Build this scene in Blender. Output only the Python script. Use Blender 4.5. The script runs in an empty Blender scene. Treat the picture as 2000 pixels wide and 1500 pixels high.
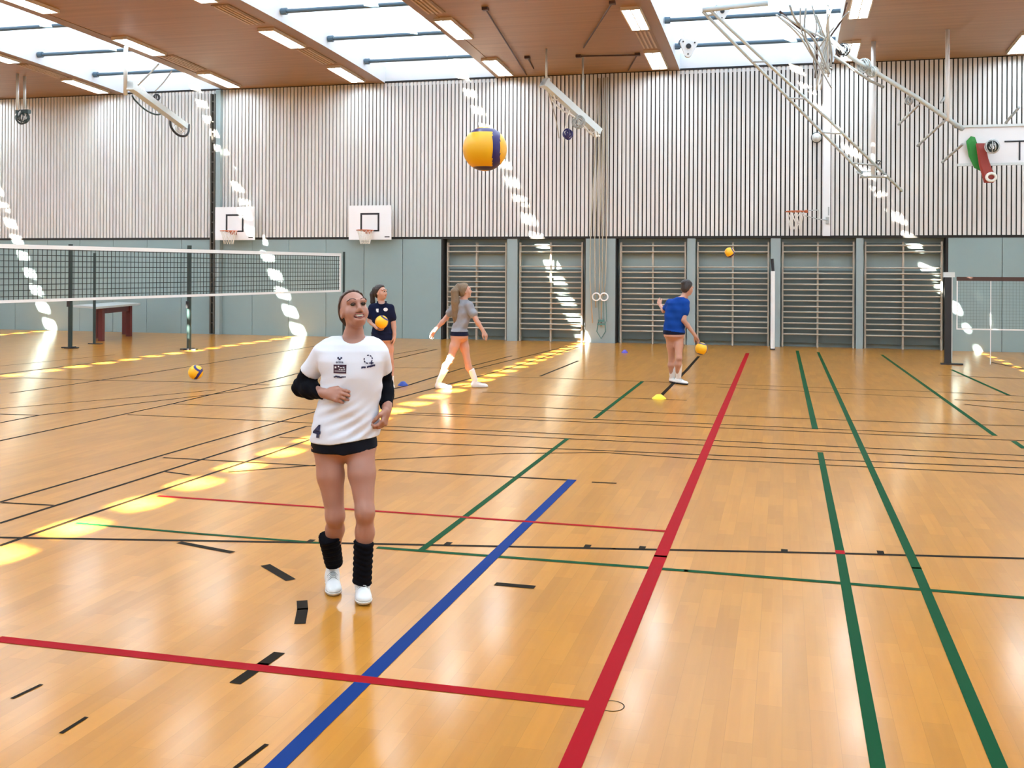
import bpy, bmesh, math, random
import numpy as np
from mathutils import Vector, Matrix

random.seed(4)
rng = np.random.default_rng(7)
scene = bpy.context.scene
C = scene.collection
R_ = math.radians

# ------------------------------------------------------------------ camera, world, sun, exposure
F_PX, YAW, ROLL, HOR, CAM_H = 2041.6, 0.254769, 0.004696, 524.68, 1.87
cam_data = bpy.data.cameras.new('camera')
cam = bpy.data.objects.new('camera', cam_data)
C.objects.link(cam)
cam_data.sensor_fit = 'HORIZONTAL'
cam_data.sensor_width = 36.0
cam_data.lens = F_PX / 2000 * 36.0
cam_data.shift_y = -(750 - HOR) / 2000
cam_data.clip_end = 200
cam.matrix_world = (Matrix.Translation((0, 0, CAM_H)) @ Matrix.Rotation(YAW, 4, 'Z')
                    @ Matrix.Rotation(math.pi / 2, 4, 'X') @ Matrix.Rotation(ROLL, 4, 'Z'))
scene.camera = cam

world = bpy.data.worlds.new('daylight')
scene.world = world
world.use_nodes = True
world.node_tree.nodes['Background'].inputs[0].default_value = (0.62, 0.76, 1.0, 1)
world.node_tree.nodes['Background'].inputs[1].default_value = 1.0

SUN = Vector((0.285, 1.0, -0.62)).normalized()
sun_data = bpy.data.lights.new('sun', 'SUN')
sun = bpy.data.objects.new('sun', sun_data)
C.objects.link(sun)
sun.location = (-12, -10, 20)
sun.rotation_euler = SUN.to_track_quat('-Z', 'Y').to_euler()
sun_data.energy = 110.0
sun_data.angle = R_(0.6)
sun_data.color = (1.0, 0.93, 0.80)

SKYLIGHT = 1.05        # radiance of the daylit translucent panes
LAMP = 21.0           # radiance of the ceiling lamps
vs = scene.view_settings
vs.view_transform = 'Standard'
vs.look = 'None'
vs.exposure = 1.05
vs.gamma = 1.0
vs.use_curve_mapping = False

scene.cycles.max_bounces = 7
scene.cycles.diffuse_bounces = 4
scene.cycles.sample_clamp_indirect = 4.0
scene.cycles.blur_glossy = 0.1
scene.cycles.caustics_reflective = False
scene.cycles.caustics_refractive = False

# ------------------------------------------------------------------ pixel -> place
CY, SY = math.cos(YAW), math.sin(YAW)
WALL_Y = 26.19
def ray(px, py):
    a, b = px - 1000, py - HOR
    u = (a * math.cos(ROLL) + b * math.sin(ROLL)) / F_PX
    v = (-a * math.sin(ROLL) + b * math.cos(ROLL)) / F_PX
    return Vector((u * CY - SY, u * SY + CY, -v))
def at(px, py, Y):
    r = ray(px, py); k = Y / r.y
    return Vector((r.x * k, Y, CAM_H + r.z * k))
def ground(px, py, z=0.0):
    r = ray(px, py); k = (z - CAM_H) / r.z
    return Vector((r.x * k, r.y * k, z))
def at_depth(px, py, d):
    r = ray(px, py)
    return Vector((r.x * d, r.y * d, CAM_H + r.z * d))

# ------------------------------------------------------------------ materials
def mat(name, col, rough=0.5, metal=0.0, spec=0.5, emit=0.0, sss=0.0, emit_col=None):
    m = bpy.data.materials.new(name); m.use_nodes = True
    b = m.node_tree.nodes['Principled BSDF']
    b.inputs['Base Color'].default_value = (*col, 1)
    b.inputs['Roughness'].default_value = rough
    b.inputs['Metallic'].default_value = metal
    b.inputs['Specular IOR Level'].default_value = spec
    if sss:
        b.inputs['Subsurface Weight'].default_value = sss
        b.inputs['Subsurface Radius'].default_value = (0.012, 0.005, 0.003)
        b.inputs['Subsurface Scale'].default_value = 1.0
    if emit:
        b.inputs['Emission Color'].default_value = (*(emit_col or col), 1)
        b.inputs['Emission Strength'].default_value = emit
    return m
def add_noise(m, scale=8.0, amount=0.25, stretch=(1, 1, 1), bump=0.0, detail=3.0, coord='Object', dark=None):
    """mottle a material's own colour with a noise and an optional bump"""
    nt = m.node_tree; n = nt.nodes; l = nt.links
    b = n['Principled BSDF']
    tc = n.new('ShaderNodeTexCoord'); mp = n.new('ShaderNodeMapping'); nz = n.new('ShaderNodeTexNoise')
    mp.inputs['Scale'].default_value = stretch
    nz.inputs['Scale'].default_value = scale; nz.inputs['Detail'].default_value = detail
    l.new(tc.outputs[coord], mp.inputs[0]); l.new(mp.outputs[0], nz.inputs['Vector'])
    mx = n.new('ShaderNodeMix'); mx.data_type = 'RGBA'
    c = tuple(b.inputs['Base Color'].default_value)
    d = dark or tuple(v * (1 - amount) for v in c[:3])
    mx.inputs[6].default_value = (*d[:3], 1); mx.inputs[7].default_value = tuple(min(1, v * (1 + amount * .4)) for v in c[:3]) + (1,)
    l.new(nz.outputs['Fac'], mx.inputs[0]); l.new(mx.outputs[2], b.inputs['Base Color'])
    if bump:
        bp = n.new('ShaderNodeBump'); bp.inputs['Strength'].default_value = bump; bp.inputs['Distance'].default_value = 0.01
        l.new(nz.outputs['Fac'], bp.inputs['Height']); l.new(bp.outputs[0], b.inputs['Normal'])
    return m

def floor_material():
    m = mat('parquet', (0.6, 0.33, 0.1), 0.32, spec=0.06)
    nt = m.node_tree; n = nt.nodes; l = nt.links; b = n['Principled BSDF']
    b.inputs['Coat Weight'].default_value = 0.68; b.inputs['Coat Roughness'].default_value = 0.155; b.inputs['Coat IOR'].default_value = 1.23
    tc = n.new('ShaderNodeTexCoord'); mp = n.new('ShaderNodeMapping')
    mp.inputs['Rotation'].default_value = (0, 0, math.pi / 2)
    l.new(tc.outputs['Object'], mp.inputs[0])
    br = n.new('ShaderNodeTexBrick')
    br.offset = 0.37; br.offset_frequency = 2; br.squash = 1.0
    br.inputs['Color1'].default_value = (0.420, 0.168, 0.017, 1)
    br.inputs['Color2'].default_value = (0.450, 0.188, 0.022, 1)
    br.inputs['Mortar'].default_value = (0.385, 0.170, 0.024, 1)
    br.inputs['Scale'].default_value = 1.0
    br.inputs['Mortar Size'].default_value = 0.0
    br.inputs['Mortar Smooth'].default_value = 0.3
    br.inputs['Bias'].default_value = 0.0
    br.inputs['Brick Width'].default_value = 0.44
    br.inputs['Row Height'].default_value = 0.056
    l.new(mp.outputs[0], br.inputs['Vector'])
    nz = n.new('ShaderNodeTexNoise'); nz.inputs['Scale'].default_value = 0.55; nz.inputs['Detail'].default_value = 2
    l.new(tc.outputs['Object'], nz.inputs['Vector'])
    mp2 = n.new('ShaderNodeMapping'); mp2.inputs['Scale'].default_value = (22, 1.3, 1)
    l.new(tc.outputs['Object'], mp2.inputs[0])
    gr = n.new('ShaderNodeTexNoise'); gr.inputs['Scale'].default_value = 1.3; gr.inputs['Detail'].default_value = 3
    l.new(mp2.outputs[0], gr.inputs['Vector'])
    h = n.new('ShaderNodeHueSaturation')
    l.new(br.outputs['Color'], h.inputs['Color'])
    mr = n.new('ShaderNodeMapRange'); mr.inputs['To Min'].default_value = 0.86; mr.inputs['To Max'].default_value = 1.14
    l.new(nz.outputs['Fac'], mr.inputs['Value'])
    mr2 = n.new('ShaderNodeMapRange'); mr2.inputs['To Min'].default_value = 0.91; mr2.inputs['To Max'].default_value = 1.09
    l.new(gr.outputs['Fac'], mr2.inputs['Value'])
    mu = n.new('ShaderNodeMath'); mu.operation = 'MULTIPLY'
    l.new(mr.outputs[0], mu.inputs[0]); l.new(mr2.outputs[0], mu.inputs[1])
    bk = n.new('ShaderNodeTexBrick'); bk.offset = 0.41; bk.offset_frequency = 2
    for nm, vv in (('Color1', (0.92,) * 3 + (1,)), ('Color2', (1.08,) * 3 + (1,)), ('Mortar', (.84, .84, .84, 1)), ('Scale', 1.0), ('Mortar Size', 0.0012), ('Brick Width', 0.66), ('Row Height', 0.112)):
        bk.inputs[nm].default_value = vv
    l.new(mp.outputs[0], bk.inputs['Vector'])
    mu2 = n.new('ShaderNodeMath'); mu2.operation = 'MULTIPLY'
    l.new(mu.outputs[0], mu2.inputs[0]); l.new(bk.outputs['Color'], mu2.inputs[1])
    l.new(mu2.outputs[0], h.inputs['Value'])
    l.new(h.outputs[0], b.inputs['Base Color'])
    wv = n.new('ShaderNodeTexNoise'); wv.inputs['Scale'].default_value = 5.0; wv.inputs['Detail'].default_value = 3
    l.new(tc.outputs['Object'], wv.inputs['Vector'])
    bp = n.new('ShaderNodeBump'); bp.inputs['Strength'].default_value = 0.012; bp.inputs['Distance'].default_value = 0.02
    l.new(wv.outputs['Fac'], bp.inputs['Height'])
    return m

M = {}
M['floor'] = floor_material()
for k, c in dict(red=(0.30, 0.004, 0.009), blue=(0.006, 0.03, 0.15), green=(0.004, 0.055, 0.018), black=(0.013, 0.008, 0.004)).items():
    M['line_' + k] = mat('line_' + k, c, 0.6, spec=0.03)
M['slat'] = add_noise(mat('slat_wood', (0.70, 0.68, 0.645), 0.6), 3.0, 0.14, (4, 4, 0.3))
M['dark_gap'] = mat('dark_gap', (0.02, 0.018, 0.016), 0.9)
M['panel'] = add_noise(mat('wall_panel', (0.25, 0.345, 0.345), 0.4), 1.2, 0.08)
M['pillar'] = add_noise(mat('pillar_grey', (0.28, 0.35, 0.35), 0.5), 1.5, 0.08)
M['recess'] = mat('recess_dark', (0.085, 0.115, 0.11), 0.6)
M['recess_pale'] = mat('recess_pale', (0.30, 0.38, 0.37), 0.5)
M['plain_wall'] = mat('plain_wall', (0.78, 0.80, 0.82), 0.7)
M['ceiling'] = add_noise(mat('ceiling_boards', (0.34, 0.185, 0.082), 0.5), 1.0, 0.45, (0.25, 9, 1))
M['ceiling_edge'] = mat('ceiling_edge', (0.26, 0.155, 0.08), 0.5)
M['shaft'] = mat('shaft_white', (0.78, 0.80, 0.82), 0.6)
M['pane'] = mat('skylight_pane', (0.7, 0.75, 0.8), 0.5, emit=SKYLIGHT, emit_col=(0.60, 0.80, 1.0))
M['bar_blue'] = mat('bar_blue_grey', (0.07, 0.13, 0.18), 0.4)
M['lamp'] = mat('lamp_diffuser', (0.9, 0.88, 0.8), 0.4, emit=LAMP, emit_col=(0.72, 0.87, 1.0))
M['lamp_frame'] = mat('lamp_frame', (0.62, 0.52, 0.38), 0.5)
M['vent'] = mat('vent_louvre', (0.50, 0.36, 0.24), 0.5)
M['wood'] = add_noise(mat('bar_wood', (0.45, 0.40, 0.32), 0.45), 12, 0.2)
M['white'] = mat('white_paint', (0.80, 0.81, 0.80), 0.4)
M['board'] = mat('board_white', (0.84, 0.84, 0.84), 0.35)
M['rail'] = mat('rail_pale', (0.56, 0.64, 0.66), 0.4)
M['guide'] = mat('guide_brown', (0.085, 0.075, 0.06), 0.5)
M['galv'] = mat('pale_steel', (0.62, 0.66, 0.64), 0.4, metal=0.25)
M['grey'] = mat('grey_steel', (0.42, 0.45, 0.44), 0.45)
M['black'] = mat('black', (0.012, 0.012, 0.014), 0.5)
M['dark'] = mat('dark_green_steel', (0.012, 0.03, 0.028), 0.4)
M['orange'] = mat('rim_orange', (0.50, 0.13, 0.05), 0.4)
M['cord'] = mat('net_cord', (0.75, 0.73, 0.66), 0.8)
M['net'] = mat('net_black', (0.012, 0.02, 0.02), 0.7)
M['tape'] = mat('tape_white', (0.82, 0.83, 0.82), 0.6)
M['rope'] = mat('rope', (0.42, 0.37, 0.28), 0.9)
M['teal'] = mat('teal', (0.05, 0.16, 0.15), 0.5)
M['redwood'] = mat('dark_red_paint', (0.11, 0.012, 0.012), 0.4)
M['brown_tape'] = mat('brown_tape', (0.055, 0.022, 0.014), 0.6)
M['yellow'] = mat('ball_yellow', (0.90, 0.47, 0.012), 0.38)
M['navy'] = mat('ball_navy', (0.018, 0.014, 0.13), 0.35)
M['disc_yellow'] = mat('disc_yellow', (0.85, 0.62, 0.02), 0.5)
M['disc_blue'] = mat('disc_blue', (0.02, 0.06, 0.34), 0.5)
M['disc_violet'] = mat('disc_violet', (0.07, 0.05, 0.36), 0.5)
M['green_pad'] = mat('green_pad', (0.015, 0.24, 0.03), 0.5)
M['red_pad'] = mat('red_pad', (0.28, 0.03, 0.018), 0.5)

# ------------------------------------------------------------------ mesh builder
class MB:
    def __init__(s):
        s.v, s.f, s.m = [], [], []
    def quad(s, pts, mi=0):
        k = len(s.v); s.v += [tuple(p) for p in pts]; s.f.append(tuple(range(k, k + len(pts)))); s.m.append(mi)
    def box(s, lo, hi, mi=0, mx=None):
        k = len(s.v)
        pts = [Vector((x, y, z)) for z in (lo[2], hi[2]) for y in (lo[1], hi[1]) for x in (lo[0], hi[0])]
        if mx is not None: pts = [mx @ p for p in pts]
        s.v += [tuple(p) for p in pts]
        for f in ((0, 2, 3, 1), (4, 5, 7, 6), (0, 1, 5, 4), (2, 6, 7, 3), (0, 4, 6, 2), (1, 3, 7, 5)):
            s.f.append(tuple(k + i for i in f)); s.m.append(mi)
        return s
    def beam(s, p, q, w, h, mi=0, up=(0, 0, 1)):
        p, q = Vector(p), Vector(q); d = (q - p); L = d.length; d.normalize()
        u = Vector(up)
        if abs(d.dot(u)) > .98: u = Vector((0, 1, 0))
        x = d.cross(u).normalized(); z = x.cross(d)
        mx = Matrix(((x.x, d.x, z.x, p.x), (x.y, d.y, z.y, p.y), (x.z, d.z, z.z, p.z), (0, 0, 0, 1)))
        return s.box((-w / 2, 0, -h / 2), (w / 2, L, h / 2), mi, mx)
    def tube(s, pts, r, n=8, mi=0, closed=False, r_end=None):
        pts = [Vector(p) for p in pts]; N = len(pts); k0 = len(s.v); prev = None
        for i, p in enumerate(pts):
            if closed: d = pts[(i + 1) % N] - pts[i - 1]
            else: d = pts[min(i + 1, N - 1)] - pts[max(i - 1, 0)]
            d.normalize()
            if prev is None:
                u = Vector((0, 0, 1)) if abs(d.z) < .9 else Vector((1, 0, 0))
                a = d.cross(u).normalized()
            else:
                a = (prev - d * prev.dot(d)).normalized()
            prev = a; b = d.cross(a)
            rr = r if r_end is None else r + (r_end - r) * i / max(1, N - 1)
            for j in range(n):
                t = 2 * math.pi * j / n
                s.v.append(tuple(p + a * math.cos(t) * rr + b * math.sin(t) * rr))
        for i in range(N if closed else N - 1):
            i2 = (i + 1) % N
            for j in range(n):
                j2 = (j + 1) % n
                s.f.append((k0 + i * n + j, k0 + i * n + j2, k0 + i2 * n + j2, k0 + i2 * n + j)); s.m.append(mi)
        if not closed:
            s.f.append(tuple(k0 + j for j in range(n))[::-1]); s.m.append(mi)
            s.f.append(tuple(k0 + (N - 1) * n + j for j in range(n))); s.m.append(mi)
        return s
    def lathe(s, prof, n=24, c=(0, 0, 0), mi=0, mx=None):
        k0 = len(s.v); c = Vector(c)
        for r, z in prof:
            for j in range(n):
                t = 2 * math.pi * j / n
                p = Vector((r * math.cos(t), r * math.sin(t), z))
                if mx is not None: p = mx @ p
                s.v.append(tuple(p + c))
        for i in range(len(prof) - 1):
            for j in range(n):
                j2 = (j + 1) % n
                s.f.append((k0 + i * n + j, k0 + i * n + j2, k0 + (i + 1) * n + j2, k0 + (i + 1) * n + j)); s.m.append(mi)
        return s
    def build(s, name, mats, parent=None, smooth=False):
        me = bpy.data.meshes.new(name)
        me.from_pydata(s.v, [], s.f)
        if not isinstance(mats, (list, tuple)): mats = [mats]
        for m_ in mats: me.materials.append(m_)
        if len(mats) > 1: me.polygons.foreach_set('material_index', s.m)
        if smooth: me.polygons.foreach_set('use_smooth', [True] * len(me.polygons))
        me.update()
        o = bpy.data.objects.new(name, me); C.objects.link(o)
        if parent is not None: o.parent = parent
        return o

def tag(o, label=None, cat=None, group=None, kind=None):
    if label: o['label'] = label
    if cat: o['category'] = cat
    if group: o['group'] = group
    if kind: o['kind'] = kind
    return o
def thing(name, label, cat, loc=(0, 0, 0), rz=0.0, group=None):
    o = bpy.data.objects.new(name, None); C.objects.link(o)
    o.empty_display_size = 0.1
    o.location = loc; o.rotation_euler = (0, 0, rz)
    return tag(o, label, cat, group)
def children_of(o): return [c for c in C.objects if c.parent == o]
def copy_tree(o, parent=None):
    kids = list(o.children)
    c = o.copy(); C.objects.link(c)
    if parent is not None: c.parent = parent
    for k in kids: copy_tree(k, c)
    return c

# ------------------------------------------------------------------ the hall
X0, X1, YB = -27.5, 9.6, -8.0
def ceil_z(Y):
    return 7.15 - 0.0031 * max(0.0, Y - 16.0) ** 2
# floor with its painted court lines
fb = MB()
fb.quad([(X0, YB, 0), (X1, YB, 0), (X1, WALL_Y + .6, 0), (X0, WALL_Y + .6, 0)], 0)
LINE_IX = dict(red=1, blue=2, green=3, black=4)
_lz = [0.0010]
def line(col, w, *pix):
    _lz[0] += 0.00002
    z = _lz[0]
    P = [ground(*p) for p in pix]
    for p, q in zip(P[:-1], P[1:]):
        d = (q - p).to_2d().normalized(); nrm = Vector((-d.y, d.x)) * w / 2
        e = Vector((d.x, d.y)) * w * .25
        a, b = p.to_2d() - e, q.to_2d() + e
        pts = [a - nrm, b - nrm, b + nrm, a + nrm]
        fb.quad([(t.x, t.y, z) for t in pts], LINE_IX[col])
K = 'black'
for w, *p in [
    (.045, (0, 1050), (610, 1060), (1200, 1072), (1640, 1081), (2000, 1091)),
    (.04, (0, 1066), (160, 1010), (371, 939), (528, 886), (610, 857)),
    (.04, (0, 1022), (320, 921), (598, 833), (640, 832)),
    (.04, (0, 981), (384, 870), (620, 803)), (.045, (0, 861), (336, 789), (525, 744), (660, 709)),
    (.045, (0, 826), (77, 811), (275, 787), (518, 758), (640, 742)), (.04, (0, 798), (288, 774), (420, 762)), (.05, (0, 809), (77, 811)),
    (.06, (0, 731), (240, 702), (330, 692)), (.04, (0, 715), (224, 693)),
    (.05, (0, 741), (48, 738), (160, 742), (365, 746), (525, 752)),
    (.05, (20, 768), (154, 749), (275, 731), (365, 717), (544, 688), (640, 672)),
    (.04, (250, 810), (518, 822), (620, 827)), (.04, (336, 789), (620, 800)), (.04, (320, 894), (614, 910)),
    (.035, (320, 921), (371, 928)), (.035, (547, 854), (600, 857)), (.035, (6, 982), (102, 987)),
    (.035, (448, 922), (614, 909), (738, 898), (988, 886), (1180, 884), (1340, 895), (2000, 927)),
    (.04, (738, 832), (1340, 858), (2000, 890)), (.04, (732, 839), (1340, 868), (2000, 901)),
    (.04, (790, 806), (1340, 826), (1936, 852)), (.04, (777, 809), (1340, 833), (2000, 861)),
    (.04, (879, 788), (1340, 809), (1846, 828), (2000, 832)), (.04, (943, 766), (1340, 782)), (.04, (1400, 756), (1840, 778)),
    (.04, (969, 735), (1257, 745), (1565, 756), (1840, 766), (2000, 774)), (.04, (738, 862), (1340, 887), (2000, 914)),
    (.045, (742, 918), (1116, 938)), (.04, (1158, 942), (1202, 944)), (.04, (767, 718), (880, 719), (950, 720)),
    (.05, (767, 702), (854, 682)), (.04, (770, 692), (834, 681)), (.05, (726, 770), (796, 753), (898, 721), (1000, 695)),
    (.05, (767, 780), (924, 738), (978, 724), (1074, 695), (1129, 678)), (.05, (924, 722), (1129, 671)),
    (.05, (1055, 735), (1129, 705)), (.06, (1365, 696), (1340, 724), (1286, 778)),
    (.05, (352, 1060), (452, 1079)), (.065, (520, 1105), (566, 1132)), (.06, (590, 1175), (591, 1190), (586, 1217)),
    (.06, (543, 1277), (513, 1298), (462, 1333)), (.06, (972, 1141), (1040, 1147)),
    (.06, (1936, 708), (2000, 721)), (.05, (1834, 733), (2000, 740)), (.05, (1885, 790), (2000, 802)), (.05, (1866, 781), (2000, 786)),
    (.02, (25, 1300 + 64), (80, 1338)), (.02, (120, 1432), (168, 1402)), (.02, (460, 1500), (520, 1455)),
]: line(K, w, *p)
for w, *p in [
    (.05, (1108, 857), (820, 1077)), (.05, (740, 1070), (1340, 1115), (2000, 1168)), (.04, (150, 1022), (390, 1043), (640, 1062)),
    (.06, (1255, 745), (1162, 817)), (.07, (1557, 685), (1592, 838)), (.058, (1602, 884), (1641, 1080), (1715, 1500)),
    (.06, (1598, 688), (1715, 945), (1790, 1110), (1953, 1500)), (.06, (1722, 693), (1943, 851)), (.06, (1858, 722), (1970, 772)),
    (.06, (1980, 862), (2000, 876)),
]: line('green', w, *p)
line('blue', .08, (1117, 938), (537, 1500))
line('red', .045, (310, 969), (1303, 1038))
line('red', .075, (0, 1249), (1165, 1378))
line('red', .085, (1460, 690), (1290, 1087), (1113, 1500))
# socket caps along the dark line, and one round socket lid
for px, py in [(605, 1058), (874, 1063), (1147, 1068), (1254, 1071), (1532, 1077), (1720, 1080)]:
    c = ground(px, py); fb.quad([(c.x - .022, c.y - .03, .0022), (c.x + .022, c.y - .03, .0022), (c.x + .022, c.y + .05, .0022), (c.x - .022, c.y + .05, .0022)], 4)
c = ground(1641, 1080); fb.quad([(c.x - .03, c.y - .03, .0024), (c.x + .03, c.y - .03, .0024), (c.x + .03, c.y + .06, .0024), (c.x - .03, c.y + .06, .0024)], 1)
c = ground(1194, 1379)
for j in range(40):
    t0, t1 = 2 * math.pi * j / 40, 2 * math.pi * (j + 1) / 40
    fb.quad([(c.x + r * math.cos(t), c.y + r * math.sin(t), .0011) for r, t in ((.052, t0), (.057, t0), (.057, t1), (.052, t1))], 4)
floor = fb.build('floor', [M['floor'], M['line_red'], M['line_blue'], M['line_green'], M['line_black']])
tag(floor, kind='structure')

# back wall: timber slats above, grey panels below, two recesses for the wall bars
SLAT_Z0, SLAT_Z1 = 2.69, 6.86
REC = [(-8.72, -4.88), (-4.12, 3.68)]
wb = MB()
wb.box((X0, WALL_Y + .03, SLAT_Z0 - .04), (X1, WALL_Y + .10, 9.2), 0)
n = int((X1 - X0) / 0.105)
for i in range(n):
    x = X0 + .02 + i * 0.105
    wb.box((x, WALL_Y - .012, SLAT_Z0 + .01), (x + .074, WALL_Y + .032, SLAT_Z1 - .05), 1)
def panel_run(xa, xb):
    wb.box((xa, WALL_Y + .02, 0), (xb, WALL_Y + .05, SLAT_Z0 - .03), 0)
    k = max(1, round((xb - xa) / 1.12)); w = (xb - xa) / k
    for i in range(k):
        wb.box((xa + i * w + .006, WALL_Y - .012, .0), (xa + (i + 1) * w - .006, WALL_Y + .022, SLAT_Z0 - .05), 2)
panel_run(X0, REC[0][0]); panel_run(REC[1][1], X1)
wb.box((REC[0][1], WALL_Y - .03, 0), (REC[1][0], WALL_Y + .4, SLAT_Z0 - .05), 3)
for xa, xb in REC:
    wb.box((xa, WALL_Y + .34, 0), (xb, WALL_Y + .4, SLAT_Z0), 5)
    wb.box((xa, WALL_Y + .05, SLAT_Z0 - .05), (xb, WALL_Y + .4, SLAT_Z0 - .03), 0)
    for xs in (xa, xb): wb.box((xs - .025, WALL_Y - .015, 0), (xs + .025, WALL_Y + .36, SLAT_Z0 - .05), 0)
BARS = [(-8.62, -6.98), (-6.65, -4.97), (-4.02, -2.36), (-2.10, -.35), (-.06, 1.63), (1.85, 3.60)]
for (a, b), (c_, d) in zip(BARS[:-1], BARS[1:]):
    if c_ - b < .5: wb.box((b + .03, WALL_Y - .01, 0), (c_ - .03, WALL_Y + .36, SLAT_Z0 - .05), 3)
tag(wb.build('wall_back', [M['dark_gap'], M['slat'], M['panel'], M['pillar'], M['recess'], M['recess_pale']]), kind='structure')
tb = MB(); tb.box((X0, WALL_Y - .02, SLAT_Z0 - .05), (X1, WALL_Y + .03, SLAT_Z0 + .01)); tb.box((X0, WALL_Y - .02, SLAT_Z1 - .05), (X1, WALL_Y + .03, SLAT_Z1))
tag(tb.build('trim_1', M['dark_gap']), kind='structure')
sw = MB(); sw.box((X0 - .2, YB, 0), (X0, WALL_Y + .5, 7.7)); tag(sw.build('wall_left', M['plain_wall']), kind='structure')
sw = MB(); sw.box((X1, YB, 0), (X1 + .2, WALL_Y + .5, 7.7)); tag(sw.build('wall_right', M['plain_wall']), kind='structure')
sw = MB(); sw.box((X0, YB - .2, 0), (X1, YB, 7.5)); tag(sw.build('wall_front', M['plain_wall']), kind='structure')

# ceiling bays and skylights between them
SKY = [(-24.62, -26.2, -23.05), (-16.70, -18.29, -15.16), (-8.84, -10.35, -7.26), (-0.98, -2.53, 1.12), (6.9, 5.45, 8.5)]
YS = [YB + i * (WALL_Y + .03 - YB) / 34 for i in range(35)]
cb = MB()
edges = [X0] + [e for s in SKY for e in s[1:]] + [X1]
for xa, xb in zip(edges[0::2], edges[1::2]):
    for ya, yb in zip(YS[:-1], YS[1:]):
        za, zb = ceil_z(ya), ceil_z(yb)
        cb.quad([(xa, ya, za), (xa, yb, zb), (xb, yb, zb), (xb, ya, za)], 0)
        for x, w in ((xa, .30), (xb, -.30)):       # flat edge board along each skylight
            cb.quad([(x, ya, za - .012), (x, yb, zb - .012), (x + w, yb, zb - .012), (x + w, ya, za - .012)], 1)
            cb.quad([(x + w, ya, za - .012), (x + w, yb, zb - .012), (x + w, yb, zb + .01), (x + w, ya, za + .01)], 1)
        cb.quad([(xa, ya, za + .5), (xb, ya, za + .5), (xb, yb, zb + .5), (xa, yb, zb + .5)], 0)
tag(cb.build('ceiling', [M['ceiling'], M['ceiling_edge']]), kind='structure')

BAR_Y = [24.75, 22.55, 20.2, 17.6, 15.0, 12.4, 9.8, 7.2, 4.6, 2.0]
RISE = 1.32
for si, (cx, xl, xr) in enumerate(SKY):
    sh = MB()
    for ya, yb in zip(YS[:-1], YS[1:]):
        za, zb = ceil_z(ya), ceil_z(yb)
        for x, s in ((xl, 1), (xr, -1)):
            sh.quad([(x, ya, za - .012), (x, yb, zb - .012), (x, yb, zb + .5), (x, ya, za + .5)], 0)
    for y in (WALL_Y + .02, YB + .02):
        z = ceil_z(y); sh.quad([(xl, y, z - .1), (xr, y, z - .1), (xr, y, z + .5), (cx, y, z + RISE + .02), (xl, y, z + .5)], 0)
    tag(sh.build('trim_%d' % (si + 2), M['shaft']), kind='structure')
    def roof(x, y):
        side = (xl - cx) if x < cx else (xr - cx)
        return ceil_z(y) + .42 + (RISE - .42) * (1 - abs(x - cx) / abs(side))
    def gap(y):                                        # the clear slit, along the ridge in most skylights
        if si == 3:  # unseen slit, slanted off the ridge to steer the right-hand sun streak
            d = min(14.0, max(0.0, WALL_Y - y))
            a = cx + .52 + (1.45) * max(0.0, (d - 2.8)) / 10.2
            a = min(a, 0.80)
            return a, a + .32
        return cx - .10, cx + .24
    pb = MB()
    step = 0.16; ny = int((WALL_Y + .02 - YB) / step)
    for i in range(ny):
        ya, yb = YB + i * step, YB + (i + 1) * step
        if i == ny - 1: yb = WALL_Y + .03
        (a0, a1), (b0, b1) = gap(ya), gap(yb)
        cols = [(xl, xl), (cx - .11, cx - .11), (a0, b0), (a1, b1), (xr, xr)]
        for k in range(4):
            if k == 2 and i % 5 in (0, 1): continue       # an open slot
            (pa, pb_), (qa, qb) = cols[k], cols[k + 1]
            pb.quad([(pa, ya, roof(pa, ya)), (qa, ya, roof(qa, ya)), (qb, yb, roof(qb, yb)), (pb_, yb, roof(pb_, yb))])
    win = tag(pb.build('window_%d' % (si + 1), M['pane']), kind='structure')
    for y in BAR_Y:
        if si in (0, 4) and y < 15: continue
        b = MB(); z = ceil_z(y) + .2
        b.tube([(xl + .02, y, z), (xr - .02, y, z)], .045, 10)
        b.tube([(xl + .02, y, z), (xl + .14, y, z)], .075, 10)
        o = b.build('crossbar', M['bar_blue'], win, smooth=False)

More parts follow.
